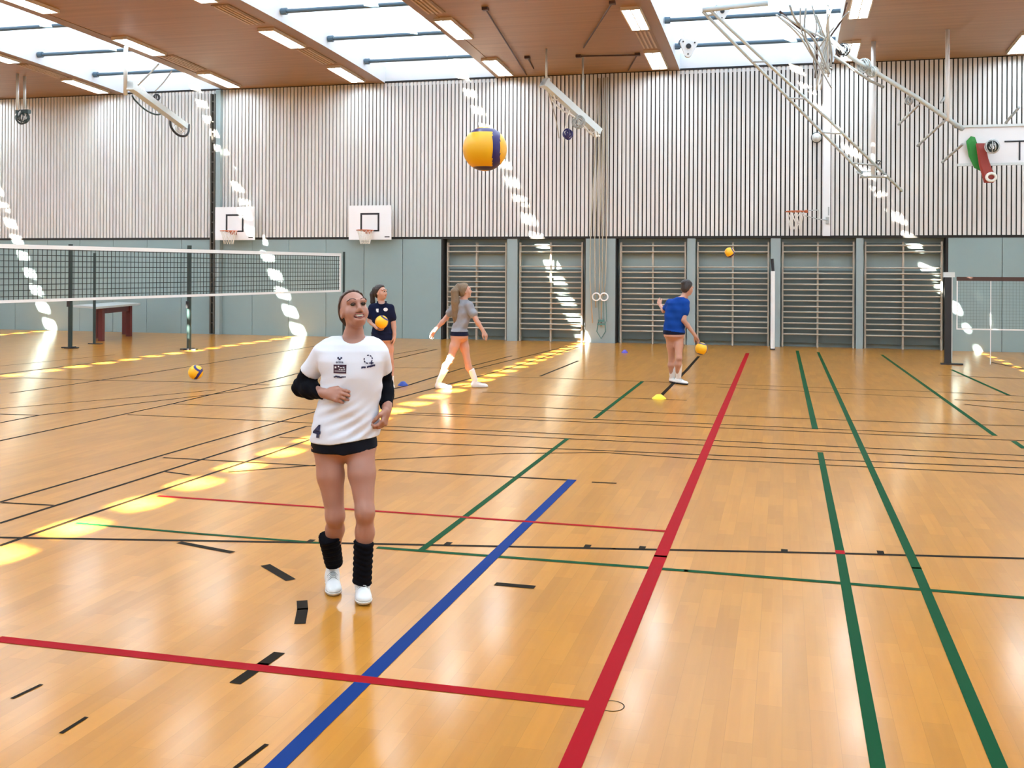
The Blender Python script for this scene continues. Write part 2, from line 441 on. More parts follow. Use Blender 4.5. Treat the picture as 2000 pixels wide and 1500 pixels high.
# ceiling lamps along both edges of every bay
lamp_rows = [25.0, 21.45, 17.6, 13.7, 9.8, 5.9, 2.0, -2.0]
row_words = {25.0: 'row nearest the back wall', 21.45: 'second row from the back wall', 17.6: 'third row from the back wall', 13.7: 'fourth row', 9.8: 'fifth row', 5.9: 'sixth row', 2.0: 'seventh row', -2.0: 'row behind the viewpoint'}
lamp_cols = [(-22.5, 'far left bay'), (-18.72, 'left of first skylight'), (-14.6, 'right of first skylight'),
             (-10.95, 'left of middle skylight'), (-6.9, 'right of middle skylight'),
             (-2.98, 'left of right skylight'), (1.42, 'beside the cable tangle'), (5.05, 'at the right edge')]
proto = None
for x, where in lamp_cols:
    for y in lamp_rows:
        z = ceil_z(y); slope = (ceil_z(y + .5) - ceil_z(y - .5))
        lab = 'lit rectangular lamp, %s, %s' % (where, row_words[y])
        if proto is None:
            proto = thing('ceiling_light', lab, 'ceiling light', (x, y, z), 0, 'rectangular ceiling lamps')
            b = MB()
            for lo, hi in (((-.20, -.8, -.07), (-.175, .8, .0)), ((.175, -.8, -.07), (.20, .8, .0)), ((-.175, -.8, -.07), (.175, -.77, .0)), ((-.175, .77, -.07), (.175, .8, .0))): b.box(lo, hi)
            b.box((-.012, -.77, -.068), (.012, .77, -.02)); b.build('frame', M['lamp_frame'], proto)
            b = MB(); b.box((-.175, -.77, -.05), (.175, .77, -.03)); b.build('diffuser', M['lamp'], proto)
            o = proto
        else:
            o = copy_tree(proto); o.location = (x, y, z); o['label'] = lab
        o.rotation_euler = (math.atan(slope), 0, 0)
vproto = None
for x, y, where in [(-14.55, 23.2, 'right of the first skylight, between its two lamps'), (-10.95, 23.2, 'left of the middle skylight, between its two lamps'),
                    (-10.95, 19.5, 'left of the middle skylight at the top edge'), (-6.9, 19.5, 'right of the middle skylight at the top edge'),
                    (-2.98, 23.2, 'left of the right skylight, between its two lamps'), (-18.72, 23.3, 'in the left bay between its two lamps')]:
    lab = 'slim brown louvred ceiling vent ' + where
    z = ceil_z(y); slope = ceil_z(y + .5) - ceil_z(y - .5)
    if vproto is None:
        vproto = thing('ceiling_vent', lab, 'vent', (x, y, z), 0, 'louvred ceiling vents')
        b = MB(); b.box((-.2, -.75, -.02), (.2, .75, 0.0)); b.build('frame', M['ceiling_edge'], vproto)
        b = MB()
        for k in range(4): b.box((-.16 + k * .09, -.72, -.04), (-.12 + k * .09, .72, -.015))
        b.build('louvre', M['vent'], vproto); o = vproto
    else:
        o = copy_tree(vproto); o.location = (x, y, z); o['label'] = lab
    o.rotation_euler = (math.atan(slope), 0, 0)

# ------------------------------------------------------------------ wall bars
bar_words = ['leftmost of the six, beside the grey panels', 'second from the left, left of the hanging ropes', 'third from the left, right of the hanging ropes',
             'fourth from the left, behind the small flying ball', 'fifth from the left, right of the white pole', 'rightmost of the six, crossed by the sun streak']
RUNG_Z = [2.46, 2.31, 1.93] + [1.79 - .134 * i for i in range(12)]
for (xa, xb), w in zip(BARS, bar_words):
    t = thing('wall_bars', 'wooden wall bars with horizontal rungs, ' + w, 'wall bars', ((xa + xb) / 2, WALL_Y + .12, 0), 0, 'wall bars along the back wall')
    hw = (xb - xa) / 2
    for x in (-hw + .025, 0.0, hw - .025):
        b = MB(); b.box((x - .02, -.05, 0), (x + .02, .06, 2.55)); b.build('upright', M['wood'], t)
    for z in RUNG_Z:
        b = MB(); b.tube([(-hw + .04, -.075, z), (hw - .04, -.075, z)], .019, 8); b.build('rung', M['wood'], t, True)
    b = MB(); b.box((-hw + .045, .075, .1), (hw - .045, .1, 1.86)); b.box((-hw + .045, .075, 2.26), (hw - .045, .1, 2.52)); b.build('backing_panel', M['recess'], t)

# ------------------------------------------------------------------ basketball boards on the wall
def ring_pts(c, r, n=28, ax='z'):
    return [Vector((c[0] + r * math.cos(2 * math.pi * i / n), c[1] + r * math.sin(2 * math.pi * i / n), c[2])) for i in range(n)]
def hoop_net(b, c, r0, r1, h, n=12):
    for i in range(n):
        for s in (1, -1):
            pts = []
            for k in range(5):
                t = k / 4; rr = r0 + (r1 - r0) * t ** .7; a = 2 * math.pi * (i + s * t * 1.5) / n
                pts.append((c[0] + rr * math.cos(a), c[1] + rr * math.sin(a), c[2] - h * t))
            b.tube(pts, .006, 4)
for px0, px1, lab in ((432, 508, 'white basketball backboard streaked by sunlight, beside the dark guide rail'), (691, 772, 'white basketball backboard on plain wall, above the girl in the dark shirt')):
    a, c_ = at(px0, 405, WALL_Y), at(px1, 470, WALL_Y)
    cx, z0, z1 = (a.x + c_.x) / 2, 2.62, 3.53
    t = thing('basketball_hoop', lab, 'basketball hoop', (cx, WALL_Y - .02, 0), 0)
    b = MB(); b.box((-.6, -.30, z0), (.6, -.26, z1)); b.build('backboard', M['board'], t)
    b = MB()
    for lo, hi in (((-.27, z0 + .22), (-.22, z0 + .68)), ((.22, z0 + .22), (.27, z0 + .68)), ((-.27, z0 + .66), (.27, z0 + .71)), ((-.27, z0 + .22), (.27, z0 + .26))):
        b.box((lo[0], -.304, lo[1]), (hi[0], -.299, hi[1]))
    b.box((.42, -.304, z0 + .06), (.56, -.299, z0 + .085)); tag(b.build('target_square', M['black'], t), 'black outlined square on the board')
    b = MB(); b.box((-.45, -.26, z0 + .2), (-.4, .0, z0 + .3)); b.box((.4, -.26, z0 + .2), (.45, .0, z0 + .3)); b.box((-.45, -.26, z1 - .25), (-.4, .0, z1 - .15)); b.box((.4, -.26, z1 - .25), (.45, .0, z1 - .15)); b.build('wall_bracket', M['grey'], t)
    rc = (0, -.30 - .32, z0 + .24)
    b = MB(); b.tube(ring_pts(rc, .225), .011, 8, closed=True); b.box((-.07, -.42, z0 + .15), (.07, -.30, z0 + .25)); b.tube([(0, -.32, z0 + .16), (-.14, -.5, z0 + .235)], .01); b.tube([(0, -.32, z0 + .16), (.14, -.5, z0 + .235)], .01)
    tag(b.build('rim', M['orange'], t, True), 'orange metal rim')
    b = MB(); hoop_net(b, rc, .22, .12, .36); tag(b.build('hoop_net', M['cord'], t), 'white cord net')

# side-on hoop carried by the white wall post
post_x = at(1614, 425, WALL_Y).x
t = thing('basketball_hoop', 'red rimmed basketball hoop seen side on, on the white wall post', 'basketball hoop', (post_x, WALL_Y - .06, 0), 0)
zr = at(1560, 413, WALL_Y - .5).z
b = MB(); b.box((-.085, -.06, SLAT_Z0), (.085, .03, 6.84)); b.build('post', M['white'], t)
rc = (-.72, -.42, zr)
b = MB(); b.tube(ring_pts(rc, .225), .014, 8, closed=True); b.box((-.52, -.5, zr - .03), (-.44, -.34, zr + .03)); tag(b.build('rim', M['orange'], t, True), 'orange red metal rim')
b = MB(); b.tube([(-.5, -.42, zr + .02), (-.2, -.42, zr + .03), (-.2, -.3, zr - .18), (-.5, -.4, zr - .1)], .012); b.tube([(-.2, -.3, zr - .18), (.05, -.06, zr - .2)], .014); b.box((-.02, -.1, zr - .28), (.06, -.05, zr - .12)); b.box((.03, -.1, zr - .08), (.06, -.05, zr + .12)); b.build('bracket', M['grey'], t)
b = MB(); hoop_net(b, rc, .22, .12, .42); tag(b.build('hoop_net', M['cord'], t), 'white cord net')

# dark guide rail running up the wall
g = at(420, 400, WALL_Y)
t = thing('guide_rail', 'tall dark guide rail with short rungs running up the back wall', 'guide rail', (g.x, WALL_Y - .06, 0))
b = MB(); b.box((-.075, -.09, 0.02), (-.035, .04, 6.7)); b.box((.035, -.09, 0.02), (.075, .04, 6.7)); b.build('rail', M['guide'], t)
b = MB()
for k in range(23): b.box((-.04, -.06, .3 + k * .28), (.04, 0, .34 + k * .28))
b.build('rung', M['guide'], t)
b = MB(); b.box((.10, -.09, .0), (.24, .045, 6.8)); b.build('cover_strip', M['pillar'], t)

# ------------------------------------------------------------------ volleyball net on the left
n1, n3 = ground(143, 724), ground(667, 665)
nd = (n3 - n1).normalized(); far = n3 - nd * .05; near = n1 - nd * 5.2; near.z = far.z = 0
L = (far - near).length
t = thing('volleyball_net', 'long dark volleyball net with white tapes across the left half of the hall', 'net', near, math.atan2(nd.y, nd.x))
NZ0, NZ1 = 1.26, 2.24
b = MB(); b.box((0, -.012, NZ1 - .07), (L, .012, NZ1)); tag(b.build('top_tape', M['tape'], t), 'white top tape')
b = MB(); b.box((0, -.01, NZ0 - .005), (L, .01, NZ0 + .045)); tag(b.build('bottom_tape', M['tape'], t), 'white bottom tape')
b = MB(); b.box((L - .05, -.014, NZ0), (L, .014, NZ1)); tag(b.build('side_band', M['tape'], t), 'white side band')
b = MB()
k = 0.0
while k < L:
    b.box((k, -.003, NZ0 + .04), (k + .011, .003, NZ1 - .06)); k += .1
for i in range(9): b.box((0, -.003, NZ0 + .1 * (i + 1) - .006), (L, .003, NZ0 + .1 * (i + 1) + .006))
tag(b.build('net_mesh', M['net'], t), 'fine dark square mesh')
def net_post(px, py, h, lab, r=.05, name='net_post'):
    p = ground(px, py)
    t = thing(name, lab, 'post', p)
    b = MB(); b.tube([(0, 0, .01), (0, 0, h)], r, 12); b.build('pole', M['dark'], t, False)
    b = MB(); b.box((-.2, -.05, 0), (.2, .05, .025)); b.box((-.07, -.12, 0), (.07, .12, .035)); b.build('base_plate', M['black'], t)
    b = MB(); b.box((-.03, -.09, .95), (.03, -r + .01, 1.1)); b.build('winch', M['black'], t)
    return t
net_post(137, 680, 2.38, 'dark green net post behind the net, farther left of the two thick posts')
net_post(369, 683, 2.36, 'dark green net post behind the net, right of the table')
net_post(671, 665, 2.28, 'thin dark post at the far end of the volleyball net by the wall', .03)
p = ground(184, 672)
t = thing('net_post', 'slim dark post standing close to the red legged table', 'post', p)
b = MB(); b.tube([(0, 0, .01), (0, 0, 2.2)], .035, 10); b.build('pole', M['dark'], t)
b = MB(); b.box((-.14, -.05, 0), (.2, .05, .02)); b.build('base_plate', M['black'], t)

# table with red legs by the far wall
legs4 = [ground(198, 666), ground(252, 657), ground(244, 653), ground(188, 661)]
tab = thing('table', 'grey topped table on dark red wooden legs by the far wall', 'table', (0, 0, 0))
zt = .86
for p in legs4:
    b = MB(); b.box((p.x - .06, p.y - .05, 0), (p.x + .06, p.y + .05, zt - .02)); tag(b.build('leg', M['redwood'], tab), 'dark red square leg')
A, B, D_, E_ = [Vector((p.x, p.y, 0)) for p in legs4]
ux = (B - A).normalized(); uy = Vector((-ux.y, ux.x, 0))
top = [A - ux * .9 - uy * .25, B + ux * .15 - uy * .25, D_ + ux * .15 + uy * .3, E_ - ux * .7 + uy * .3]
b = MB(); lo_ = [p + Vector((0, 0, zt - .02)) for p in top]; hi_ = [p + Vector((0, 0, zt + .03)) for p in top]
b.quad(lo_[::-1]); b.quad(hi_)
for k in range(4): b.quad([lo_[k], lo_[(k + 1) % 4], hi_[(k + 1) % 4], hi_[k]])
b.build('tabletop', M['grey'], tab)
for p, q in ((A, B), (E_, D_)):
    b = MB(); b.beam(p + Vector((0, 0, zt - .10)), q + Vector((0, 0, zt - .10)), .04, .15); tag(b.build('apron', M['redwood'], tab), 'dark red rail under the top')

# badminton net on the right
rp = ground(1854, 712)
t = thing('badminton_net', 'low badminton net with dark brown top tape on the right', 'net', rp)
b = MB(); b.box((0.13, -.012, 1.67), (4.6, .012, 1.75)); tag(b.build('top_tape', M['brown_tape'], t), 'dark brown top tape')
b = MB(); b.box((0.13, -.008, .70), (4.6, .008, .725)); tag(b.build('bottom_tape', M['tape'], t), 'white bottom cord')
b = MB()
k = .14
while k < 4.6: b.box((k, -.001, .72), (k + .0022, .001, 1.68)); k += .06
for i in range(15): b.box((.13, -.001, .78 + .06 * i), (4.6, .001, .7822 + .06 * i))
tag(b.build('net_mesh', M['net'], t), 'very fine mesh, almost invisible')
b = MB(); b.box((.75, -.006, .02), (.765, .006, 1.68)); b.box((.13, -.01, .70), (.15, .01, 1.7)); tag(b.build('side_band', M['tape'], t), 'thin pale vertical cord')
t = thing('net_post', 'black net post holding the badminton net on the right', 'post', rp + Vector((-.03, 0, 0)))
b = MB(); b.box((-.06, -.05, .02), (.06, .05, 1.80)); b.build('pole', M['black'], t)
b = MB(); b.box((-.13, -.06, 0), (.28, .06, .03)); b.build('base_plate', M['black'], t)
b = MB(); b.box((-.09, -.055, 1.74), (.12, .055, 1.84)); b.box((.062, -.015, .05), (.085, .015, 1.74)); b.build('top_fitting', M['galv'], t)

# white padded pole leaning in front of the wall bars
p = ground(1509, 683)
t = thing('padded_pole', 'slim pole with white padding and black top before the wall bars', 'pole', p)
b = MB(); b.tube([(0, 0, .02), (0, 0, 1.84)], .05, 12); tag(b.build('padding', M['tape'], t), 'white padding')
b = MB(); b.tube([(0, 0, 1.84), (-.02, 0, 2.13)], .035, 12); b.tube([(0, 0, 0), (0, 0, .03)], .06, 12); tag(b.build('pole', M['black'], t), 'black top of the pole')

# ropes with rings on the pillar
rx = -4.5
t = thing('climbing_ropes', 'bundle of tied up ropes with gymnastic rings on the grey pillar', 'ropes', (rx, WALL_Y - .12, 0))
rope_x = [(-.25, .5), (-.14, .9), (-.02, 1.15), (.06, .42), (.16, 1.2)]
for i, (dx, zb) in enumerate(rope_x):
    b = MB(); pts = [(dx * .6 + .08, .08 - .02 * i, 6.7), (dx * .8 + .04, .05, 4.5), (dx, .03, 2.6), (dx + .02 * math.sin(i), 0, 1.6), (dx * .7, -.02, zb)]
    b.tube(pts, .016, 6); b.build('rope', M['rope'], t, True)
for dx in (-.08, .12):
    b = MB(); b.tube([Vector((dx + .095 * math.cos(a), -.05, 1.17 + .095 * math.sin(a))) for a in [2 * math.pi * i / 20 for i in range(20)]], .017, 8, closed=True); tag(b.build('ring', M['tape'], t, True), 'pale gymnastic ring')
b = MB()
for dx in (-.02, .1, .17): b.tube([(dx, -.05, 1.08), (dx + .02, -.05, .55)], .008, 5)
b.tube([(-.02, -.05, .55), (-.06, -.06, .3), (.05, -.06, .12), (.16, -.06, .3), (.15, -.05, .55)], .013, 6); b.box((-.05, -.08, .46), (.15, -.04, .50)); b.box((-.03, -.08, .54), (.13, -.04, .60)); b.build('strap', M['teal'], t)

# ------------------------------------------------------------------ equipment hung from the ceiling
def hang_pole(t, px, py0, py1, Y, w=.05, m='galv'):
    q = at(px, py1, Y); b = MB(); b.tube([(q.x, Y, ceil_z(Y) + (.9 if any(s[1] + .25 < q.x < s[2] - .25 for s in SKY) else 0)), (q.x, Y, q.z)], w / 2, 10); return b.build('hanging_pole', M[m], t, True)
def rig(label, p0, p1, Y0_, Y1_, w=.2, h=.13):
    a, c_ = at(*p0, Y0_), at(*p1, Y1_)
    t = thing('hoisted_rig', label, 'gym equipment', (0, 0, 0))
    b = MB(); b.beam(a, c_, w, h); b.beam(a + Vector((0, 0, .0)), a + (c_ - a) * .03, w + .05, h + .06); b.build('beam', M['galv'], t)
    return t, a, c_
def cable(t, pts, r=.008, m='grey', name='cable'):
    b = MB(); P = []
    pts = [Vector(p) for p in pts]
    for i in range(len(pts) - 1):
        p0 = pts[max(i - 1, 0)]; p1 = pts[i]; p2 = pts[i + 1]; p3 = pts[min(i + 2, len(pts) - 1)]
        for k in range(6):
            u = k / 6
            P.append(.5 * ((2 * p1) + (p2 - p0) * u + (2 * p0 - 5 * p1 + 4 * p2 - p3) * u * u + (3 * p1 - p0 - 3 * p2 + p3) * u ** 3))
    P.append(pts[-1]); b.tube(P, r, 6); return b.build(name, M[m], t, True)
def bundle(t, c, r, m, n=9, name='net_bundle', seed=1):
    rg = random.Random(seed); b = MB()
    for i in range(n):
        a0 = rg.uniform(0, 6.28); tilt = rg.uniform(-.7, .7); rr = r * rg.uniform(.5, 1)
        pts = []
        for k in range(18):
            a = 2 * math.pi * k / 18
            p = Vector((rr * math.cos(a), .35 * rr * math.sin(a) * math.sin(tilt), rr * math.sin(a) * math.cos(tilt)))
            p = Matrix.Rotation(a0, 3, 'Z') @ p
            pts.append(c + p)
        b.tube(pts, .011, 5, closed=True)
    return b.build(name, M[m], t, True)

# beam B over the middle
t, a, e = rig('pale hoisted beam with looped ropes, hanging right of the flying ball', (1062, 160), (1170, 258), 23.6, 24.9, .17, .16)
hang_pole(t, 1067, 18, 160, 23.65); hang_pole(t, 1138, 110, 226, 24.5)
cable(t, [a + (e - a) * .08, at(1076, 192, 24.0), at(1098, 215, 24.1), at(1118, 226, 24.2), at(1135, 240, 24.4), at(1155, 262, 24.7), at(1171, 266, 24.85)], .022, 'cord')
cable(t, [at(1070, 175, 23.8), at(1085, 230, 24.0), at(1092, 270, 24.1)], .012, 'rope')
cable(t, [at(1112, 215, 24.1), at(1104, 250, 24.1), at(1100, 290, 24.1)], .014, 'cord')
bundle(t, at(1109, 262, 24.1), .14, 'navy', 9, seed=3); bundle(t, at(1130, 238, 24.3), .16, 'grey', 8, seed=5); bundle(t, at(1163, 262, 24.7), .11, 'cord', 5, seed=6); bundle(t, at(1085, 188, 23.9), .12, 'cord', 5, seed=8)
for p, q in (((948, 24), (1043, 152)), ((1196, 12), (1140, 88)), ((1245, 98), (1226, 125)), ((1130, 102), (1240, 99)), ((1030, 105), (1042, 122))):
    P, Q = ground(*p, 7.0), ground(*q, 7.0)
    for k_ in (P, Q): k_.z = ceil_z(min(k_.y, 26)) - .03
    if Q.y > 25.9: Q = P + (Q - P) * ((25.9 - P.y) / (Q.y - P.y)); Q.z = ceil_z(Q.y) - .03
    b = MB(); b.tube([P, Q], .018, 6); b.box((-.06, -.06, -.03), (.06, .06, .03), 0, Matrix.Translation(P)); b.build('stay_cable', M['brown_tape'], t)

# beam A on the left
t, a, e = rig('pale hoisted beam with coiled gear, hanging under the first skylight', (252, 166), (363, 248), 21.2, 24.9, .17, .15)
hang_pole(t, 245, 100, 186, 21.2, .10)
cable(t, [at(258, 186, 23.2), at(264, 196, 23.3), at(285, 215, 23.7), at(308, 224, 24.0), at(328, 216, 24.2), at(340, 228, 24.5)], .022, 'dark')
cable(t, [at(334, 225, 24.4), at(333, 245, 24.4), at(345, 262, 24.6), at(360, 266, 24.7), at(368, 258, 24.8), at(369, 243, 24.9)], .03, 'black')
bundle(t, at(352, 250, 24.7), .16, 'white', 8, seed=11); bundle(t, at(275, 178, 23.3), .12, 'grey', 6, seed=12); bundle(t, at(306, 190, 23.9), .1, 'black', 4, seed=13)
cable(t, [at(255, 180, 23.2), at(284, 152, 22.8), at(310, 125, 22.6)], .02, 'grey'); cable(t, [at(303, 178, 23.8), at(320, 160, 23.6), at(336, 138, 23.4)], .016, 'grey')

# small bundle at the far left
t = thing('hoisted_bundle', 'dark coiled bundle hanging from two poles at the far left', 'gym equipment', (0, 0, 0))
hang_pole(t, 34, 150, 215, 23.5, .08); hang_pole(t, 48, 140, 212, 23.8, .08)
bundle(t, at(44, 230, 23.6), .2, 'dark', 10, seed=21); bundle(t, at(46, 224, 23.6), .13, 'white', 5, seed=22)
b = MB(); q = at(45, 222, 23.6); b.box((q.x - .2, q.y - .06, q.z), (q.x + .2, q.y + .06, q.z + .1)); b.build('beam', M['dark'], t)

# long folding frame C under the right skylight
t = thing('folding_frame', 'long white twin rail frame folded down from the right skylight', 'gym equipment', (0, 0, 0))
lo = [at(1373, 23, 20.4), at(1482, 133, 21.9), at(1664, 318, 24.3), at(1684, 338, 24.5)]
up = [at(1388, 21, 20.4), at(1506, 130, 21.9), at(1612, 228, 23.1), at(1762, 373, 24.8)]
for P in (lo, up):
    b = MB(); b.tube(P, .032, 10); tag(b.build('rail', M['rail'], t, True), 'white tubular rail')
for u in (.02, .28, .5, .72, .93):
    P = lo[0].lerp(lo[3], u); Q = up[0].lerp(up[3], u * .9)
    b = MB(); b.tube([P, Q], .018, 8); b.build('cross_strut', M['grey'], t, True)
b = MB(); q = at(1705, 344, 24.5); b.box((q.x - .27, q.y - .18, q.z - .03), (q.x + .27, q.y + .18, q.z)); b.box((q.x - .33, q.y + .12, q.z + .1), (q.x + .12, q.y + .18, q.z + .13)); b.beam((q.x - .33, q.y + .15, q.z + .12), (q.x - .2, q.y, q.z), .03, .03); b.build('end_tray', M['grey'], t)
b = MB(); b.tube([at(1372, 20, 20.4), at(1420, 14, 20.4), at(1500, 6, 20.4)], .05, 10); b.build('hinge_bar', M['rail'], t, True)
bundle(t, at(1716, 318, 24.6), .08, 'black', 4, name='pulley', seed=31)
hang_pole(t, 1705, 0, 344, 24.4, .10, 'white')

# folding frame D with raised board, right edge
t = thing('raised_basketball_frame', 'white basketball board and frame hoisted up at the right edge', 'basketball hoop', (0, 0, 0))
b = MB(); b.tube([at(1600, 60, 21.5), at(1662, 112, 22.4), at(1790, 190, 23.2), at(1880, 252, 24.0)], .05, 10); tag(b.build('rail', M['rail'], t, True), 'white tubular rail')
b = MB(); b.tube([at(1630, 110, 22.0), at(1700, 158, 22.8), at(1726, 170, 23)], .03, 8); b.build('rail', M['grey'], t, True)
bundle(t, at(1688, 128, 22.6), .17, 'grey', 9, seed=41); bundle(t, at(1704, 140, 22.7), .15, 'galv', 7, seed=42); bundle(t, at(1646, 98, 22.2), .15, 'black', 7, seed=43); bundle(t, at(1776, 196, 23.2), .1, 'grey', 6, seed=44)
for p, q in (((1794, 205), (1755, 243)), ((1845, 236), (1792, 285)), ((1880, 282), (1840, 317)), ((1838, 200), (1852, 180)), ((1990, 210), (1964, 240))):
    b = MB(); b.tube([at(*p, 23.7), at(*q, 25.2)], .028, 8); b.build('brace', M['grey'], t, True)
hang_pole(t, 1850, 58, 236, 23.7, .09, 'white')
A0, A1 = at(1872, 250, 24.0), at(2080, 316, 24.0)
b = MB(); b.box((A0.x, 23.98, A1.z), (A1.x, 24.02, A0.z)); b.build('backboard', M['board'], t)
b = MB(); b.box((A0.x - .1, 23.94, A0.z), (A1.x, 24.03, A0.z + .05)); b.box((A0.x - .02, 23.94, A1.z - .05), (A1.x, 24.03, A1.z)); b.build('board_frame', M['galv'], t)
c0, c1 = at(1962, 275, 23.96), at(2030, 312, 23.96)
b = MB(); b.box((c0.x, 23.965, c0.z - .03), (c1.x, 23.975, c0.z)); b.box((c0.x + .28, 23.965, c1.z), (c0.x + .31, 23.975, c0.z)); b.build('target_square', M['black'], t)
# padded covers
def pad(outline, Y, th, name, lab, m, extra=None):
    t_ = thing(name, lab, 'pad', (0, 0, 0))
    pts = [at(x, y, Y) for x, y in outline]; b = MB(); k = len(pts)
    c_ = sum(pts, Vector()) / k
    fr = [p + Vector((0, -th / 2, 0)) for p in pts]; bk = [p + Vector((0, th / 2, 0)) for p in pts]
    fi = [c_ + (p - c_) * .7 + Vector((0, -th, 0)) for p in pts]
    for i in range(k):
        j = (i + 1) % k
        b.quad([fr[i], fr[j], bk[j], bk[i]]); b.quad([fi[i], fi[j], fr[j], fr[i]])
    b.quad(fi[::-1]); b.quad(bk)
    b.build('cover', M[m], t_); return t_
pad([(1887, 276), (1896, 266), (1904, 268), (1912, 290), (1916, 320), (1915, 334), (1903, 328), (1892, 305)], 23.9, .03, 'padded_cover', 'bright green padded cover hung on the raised basketball frame', 'green_pad')
t_ = pad([(1906, 280), (1924, 280), (1930, 310), (1937, 330), (1946, 345), (1940, 357), (1922, 357), (1912, 322)], 23.74, .04, 'padded_cover', 'dark red padded cover hung right of the green one', 'red_pad')
q = at(1915, 290, 23.77); b = MB(); b.box((q.x - .03, 23.78, q.z), (q.x + .03, 23.95, q.z + .08)); b.build('strap', M['dark'], t_)
q = at(1936, 346, 23.68); b = MB(); b.tube([Vector((q.x + .09 * math.cos(a), q.y, q.z + .08 * math.sin(a))) for a in [2 * math.pi * i / 16 for i in range(16)]], .03, 8, closed=True); tag(b.build('ring', M['cord'], t_, True), 'pale ring on the lower end')
t_ = thing('gear_bag', 'grey and white striped bag hanging beside the red cover', 'bag', (0, 0, 0)); bundle(t_, at(1938, 286, 23.55), .15, 'galv', 9, seed=51, name='bag_body'); bundle(t_, at(1938, 286, 23.5), .12, 'dark', 5, seed=52, name='bag_strap')

# tangle of cables and post hanging in front of the right bay
t = thing('cable_tangle', 'tangled grey cables hanging around a pale post under the ceiling', 'cables', (0, 0, 0))
q = at(1612, 130, 24.2); b = MB(); b.box((q.x - .09, 24.12, q.z - .15), (q.x + .09, 24.28, ceil_z(24.2) + (.0))); tag(b.build('post', M['grey'], t), 'pale grey post')
rg = random.Random(9)
for i in range(15):
    x0, y0 = rg.uniform(1500, 1660), rg.uniform(5, 35)
    x2, y2 = 1605 + rg.uniform(-16, 20), 100 + rg.uniform(-25, 25)
    xm, ym = (x0 + x2) / 2 + rg.uniform(-12, 12), (y0 + y2) / 2 + rg.uniform(-14, 10)
    x3, y3 = 1606 + rg.uniform(-16, 22), 140 + rg.uniform(-10, 40)
    Y = 20.6 + rg.uniform(-.2, .5)
    cable(t, [at(x0, y0, Y), at(xm, ym, Y + .2), at(x2, y2, Y + .6), at(x3, y3, Y + .9)], rg.uniform(.012, .026), rg.choice(['grey', 'galv', 'grey', 'brown_tape']))

# pulley housings in the right skylight
for px, py, d, s, lab in ((1345, 90, 23.6, 1.0, 'white triangular pulley housing with black hub, lower one by the skylight edge'), (1411, 22, 20.6, .72, 'small white pulley housing with dark rim at the top edge, beside the twin rails')):
    c_ = at_depth(px, py, d)
    t = thing('pulley_housing', lab, 'pulley', c_, YAW - .1)
    b = MB(); out = []
    for k in range(3):
        a0 = math.radians(-95 + 120 * k)
        for j in range(7):
            a = a0 + math.radians(-60 + 20 * j); cc = Vector((.13 * math.cos(a0), 0, .16 * math.sin(a0)))
            out.append(cc * s + Vector((.085 * math.cos(a), 0, .085 * math.sin(a))) * s)
    N = len(out)
    for y0_, y1_ in ((0, .12 * s),):
        for i in range(N):
            j = (i + 1) % N
            b.quad([out[i], out[j], out[j] + Vector((0, y1_, 0)), out[i] + Vector((0, y1_, 0))])
        b.quad(out[::-1]); b.quad([p + Vector((0, y1_, 0)) for p in out])
    b.build('housing', M['white'], t)
    b = MB(); mxr = Matrix.Rotation(math.pi / 2, 4, 'X')
    b.lathe([(0.0001, .03), (.055 * s, .03), (.06 * s, 0)], 20, (0, 0, 0), 0, mxr); tag(b.build('hub', M['black'], t), 'black hub')
    for k in range(3):
        a0 = math.radians(-95 + 120 * k); b = MB(); b.lathe([(0.0001, .015), (.018 * s, .015), (.018 * s, 0)], 10, (.15 * s * math.cos(a0), 0, .18 * s * math.sin(a0)), 0, mxr); b.build('bolt', M['black'], t)
    b = MB(); b.tube([p + Vector((-.02, .1 * s, 0)) for p in out[10:21]], .02 * s, 6); b.build('rope_groove', M['bar_blue'], t, True)
    b = MB(); b.tube([(0, .1 * s, .05 * s), (-.1, .35, .35 * s), (-.1, .35, .9)], .025, 8); b.build('mount', M['white'], t)

# round grey bell on the slats
c_ = at(1595, 268, WALL_Y - .1)
t = thing('wall_lamp', 'round pale grey bulkhead lamp on the slats beside the white post', 'lamp', (c_.x, WALL_Y - .02, c_.z))
mxr = Matrix.Rotation(math.pi / 2, 4, 'X')
b = MB(); b.lathe([(0.0001, .12), (.06, .11), (.105, .07), (.115, .0)], 24, (0, 0, 0), 0, mxr); b.build('cover', M['galv'], t, True)
b = MB(); b.tube(ring_pts((0, 0, 0), .118, 24), .012, 6, closed=True); o = b.build('rim', M['dark'], t, True); o.rotation_euler = (math.pi / 2, 0, 0)
b = MB(); b.tube([(0, -.01, -.11), (0, -.01, -1.0)], .012, 6); b.build('cable', M['black'], t)

# ------------------------------------------------------------------ marker discs
def marker(px, py, r, m, lab):
    p = ground(px, py)
    t = MB(); t.lathe([(r, 0.0), (r * .97, .012), (r * .7, .035), (r * .38, .062), (r * .26, .066), (r * .24, .06)], 28)
    o = t.build('marker_cone', M[m], None, True); o.location = p; tag(o, lab, 'marker cone', 'low marker cones on the floor')
marker(1287, 779, .105, 'disc_yellow', 'yellow marker cone on the floor in front of the player in blue')
marker(787, 753, .085, 'disc_blue', 'blue marker cone on the floor beside the player in white')
marker(1220, 689, .075, 'disc_violet', 'violet marker cone on the floor in front of the wall bars')

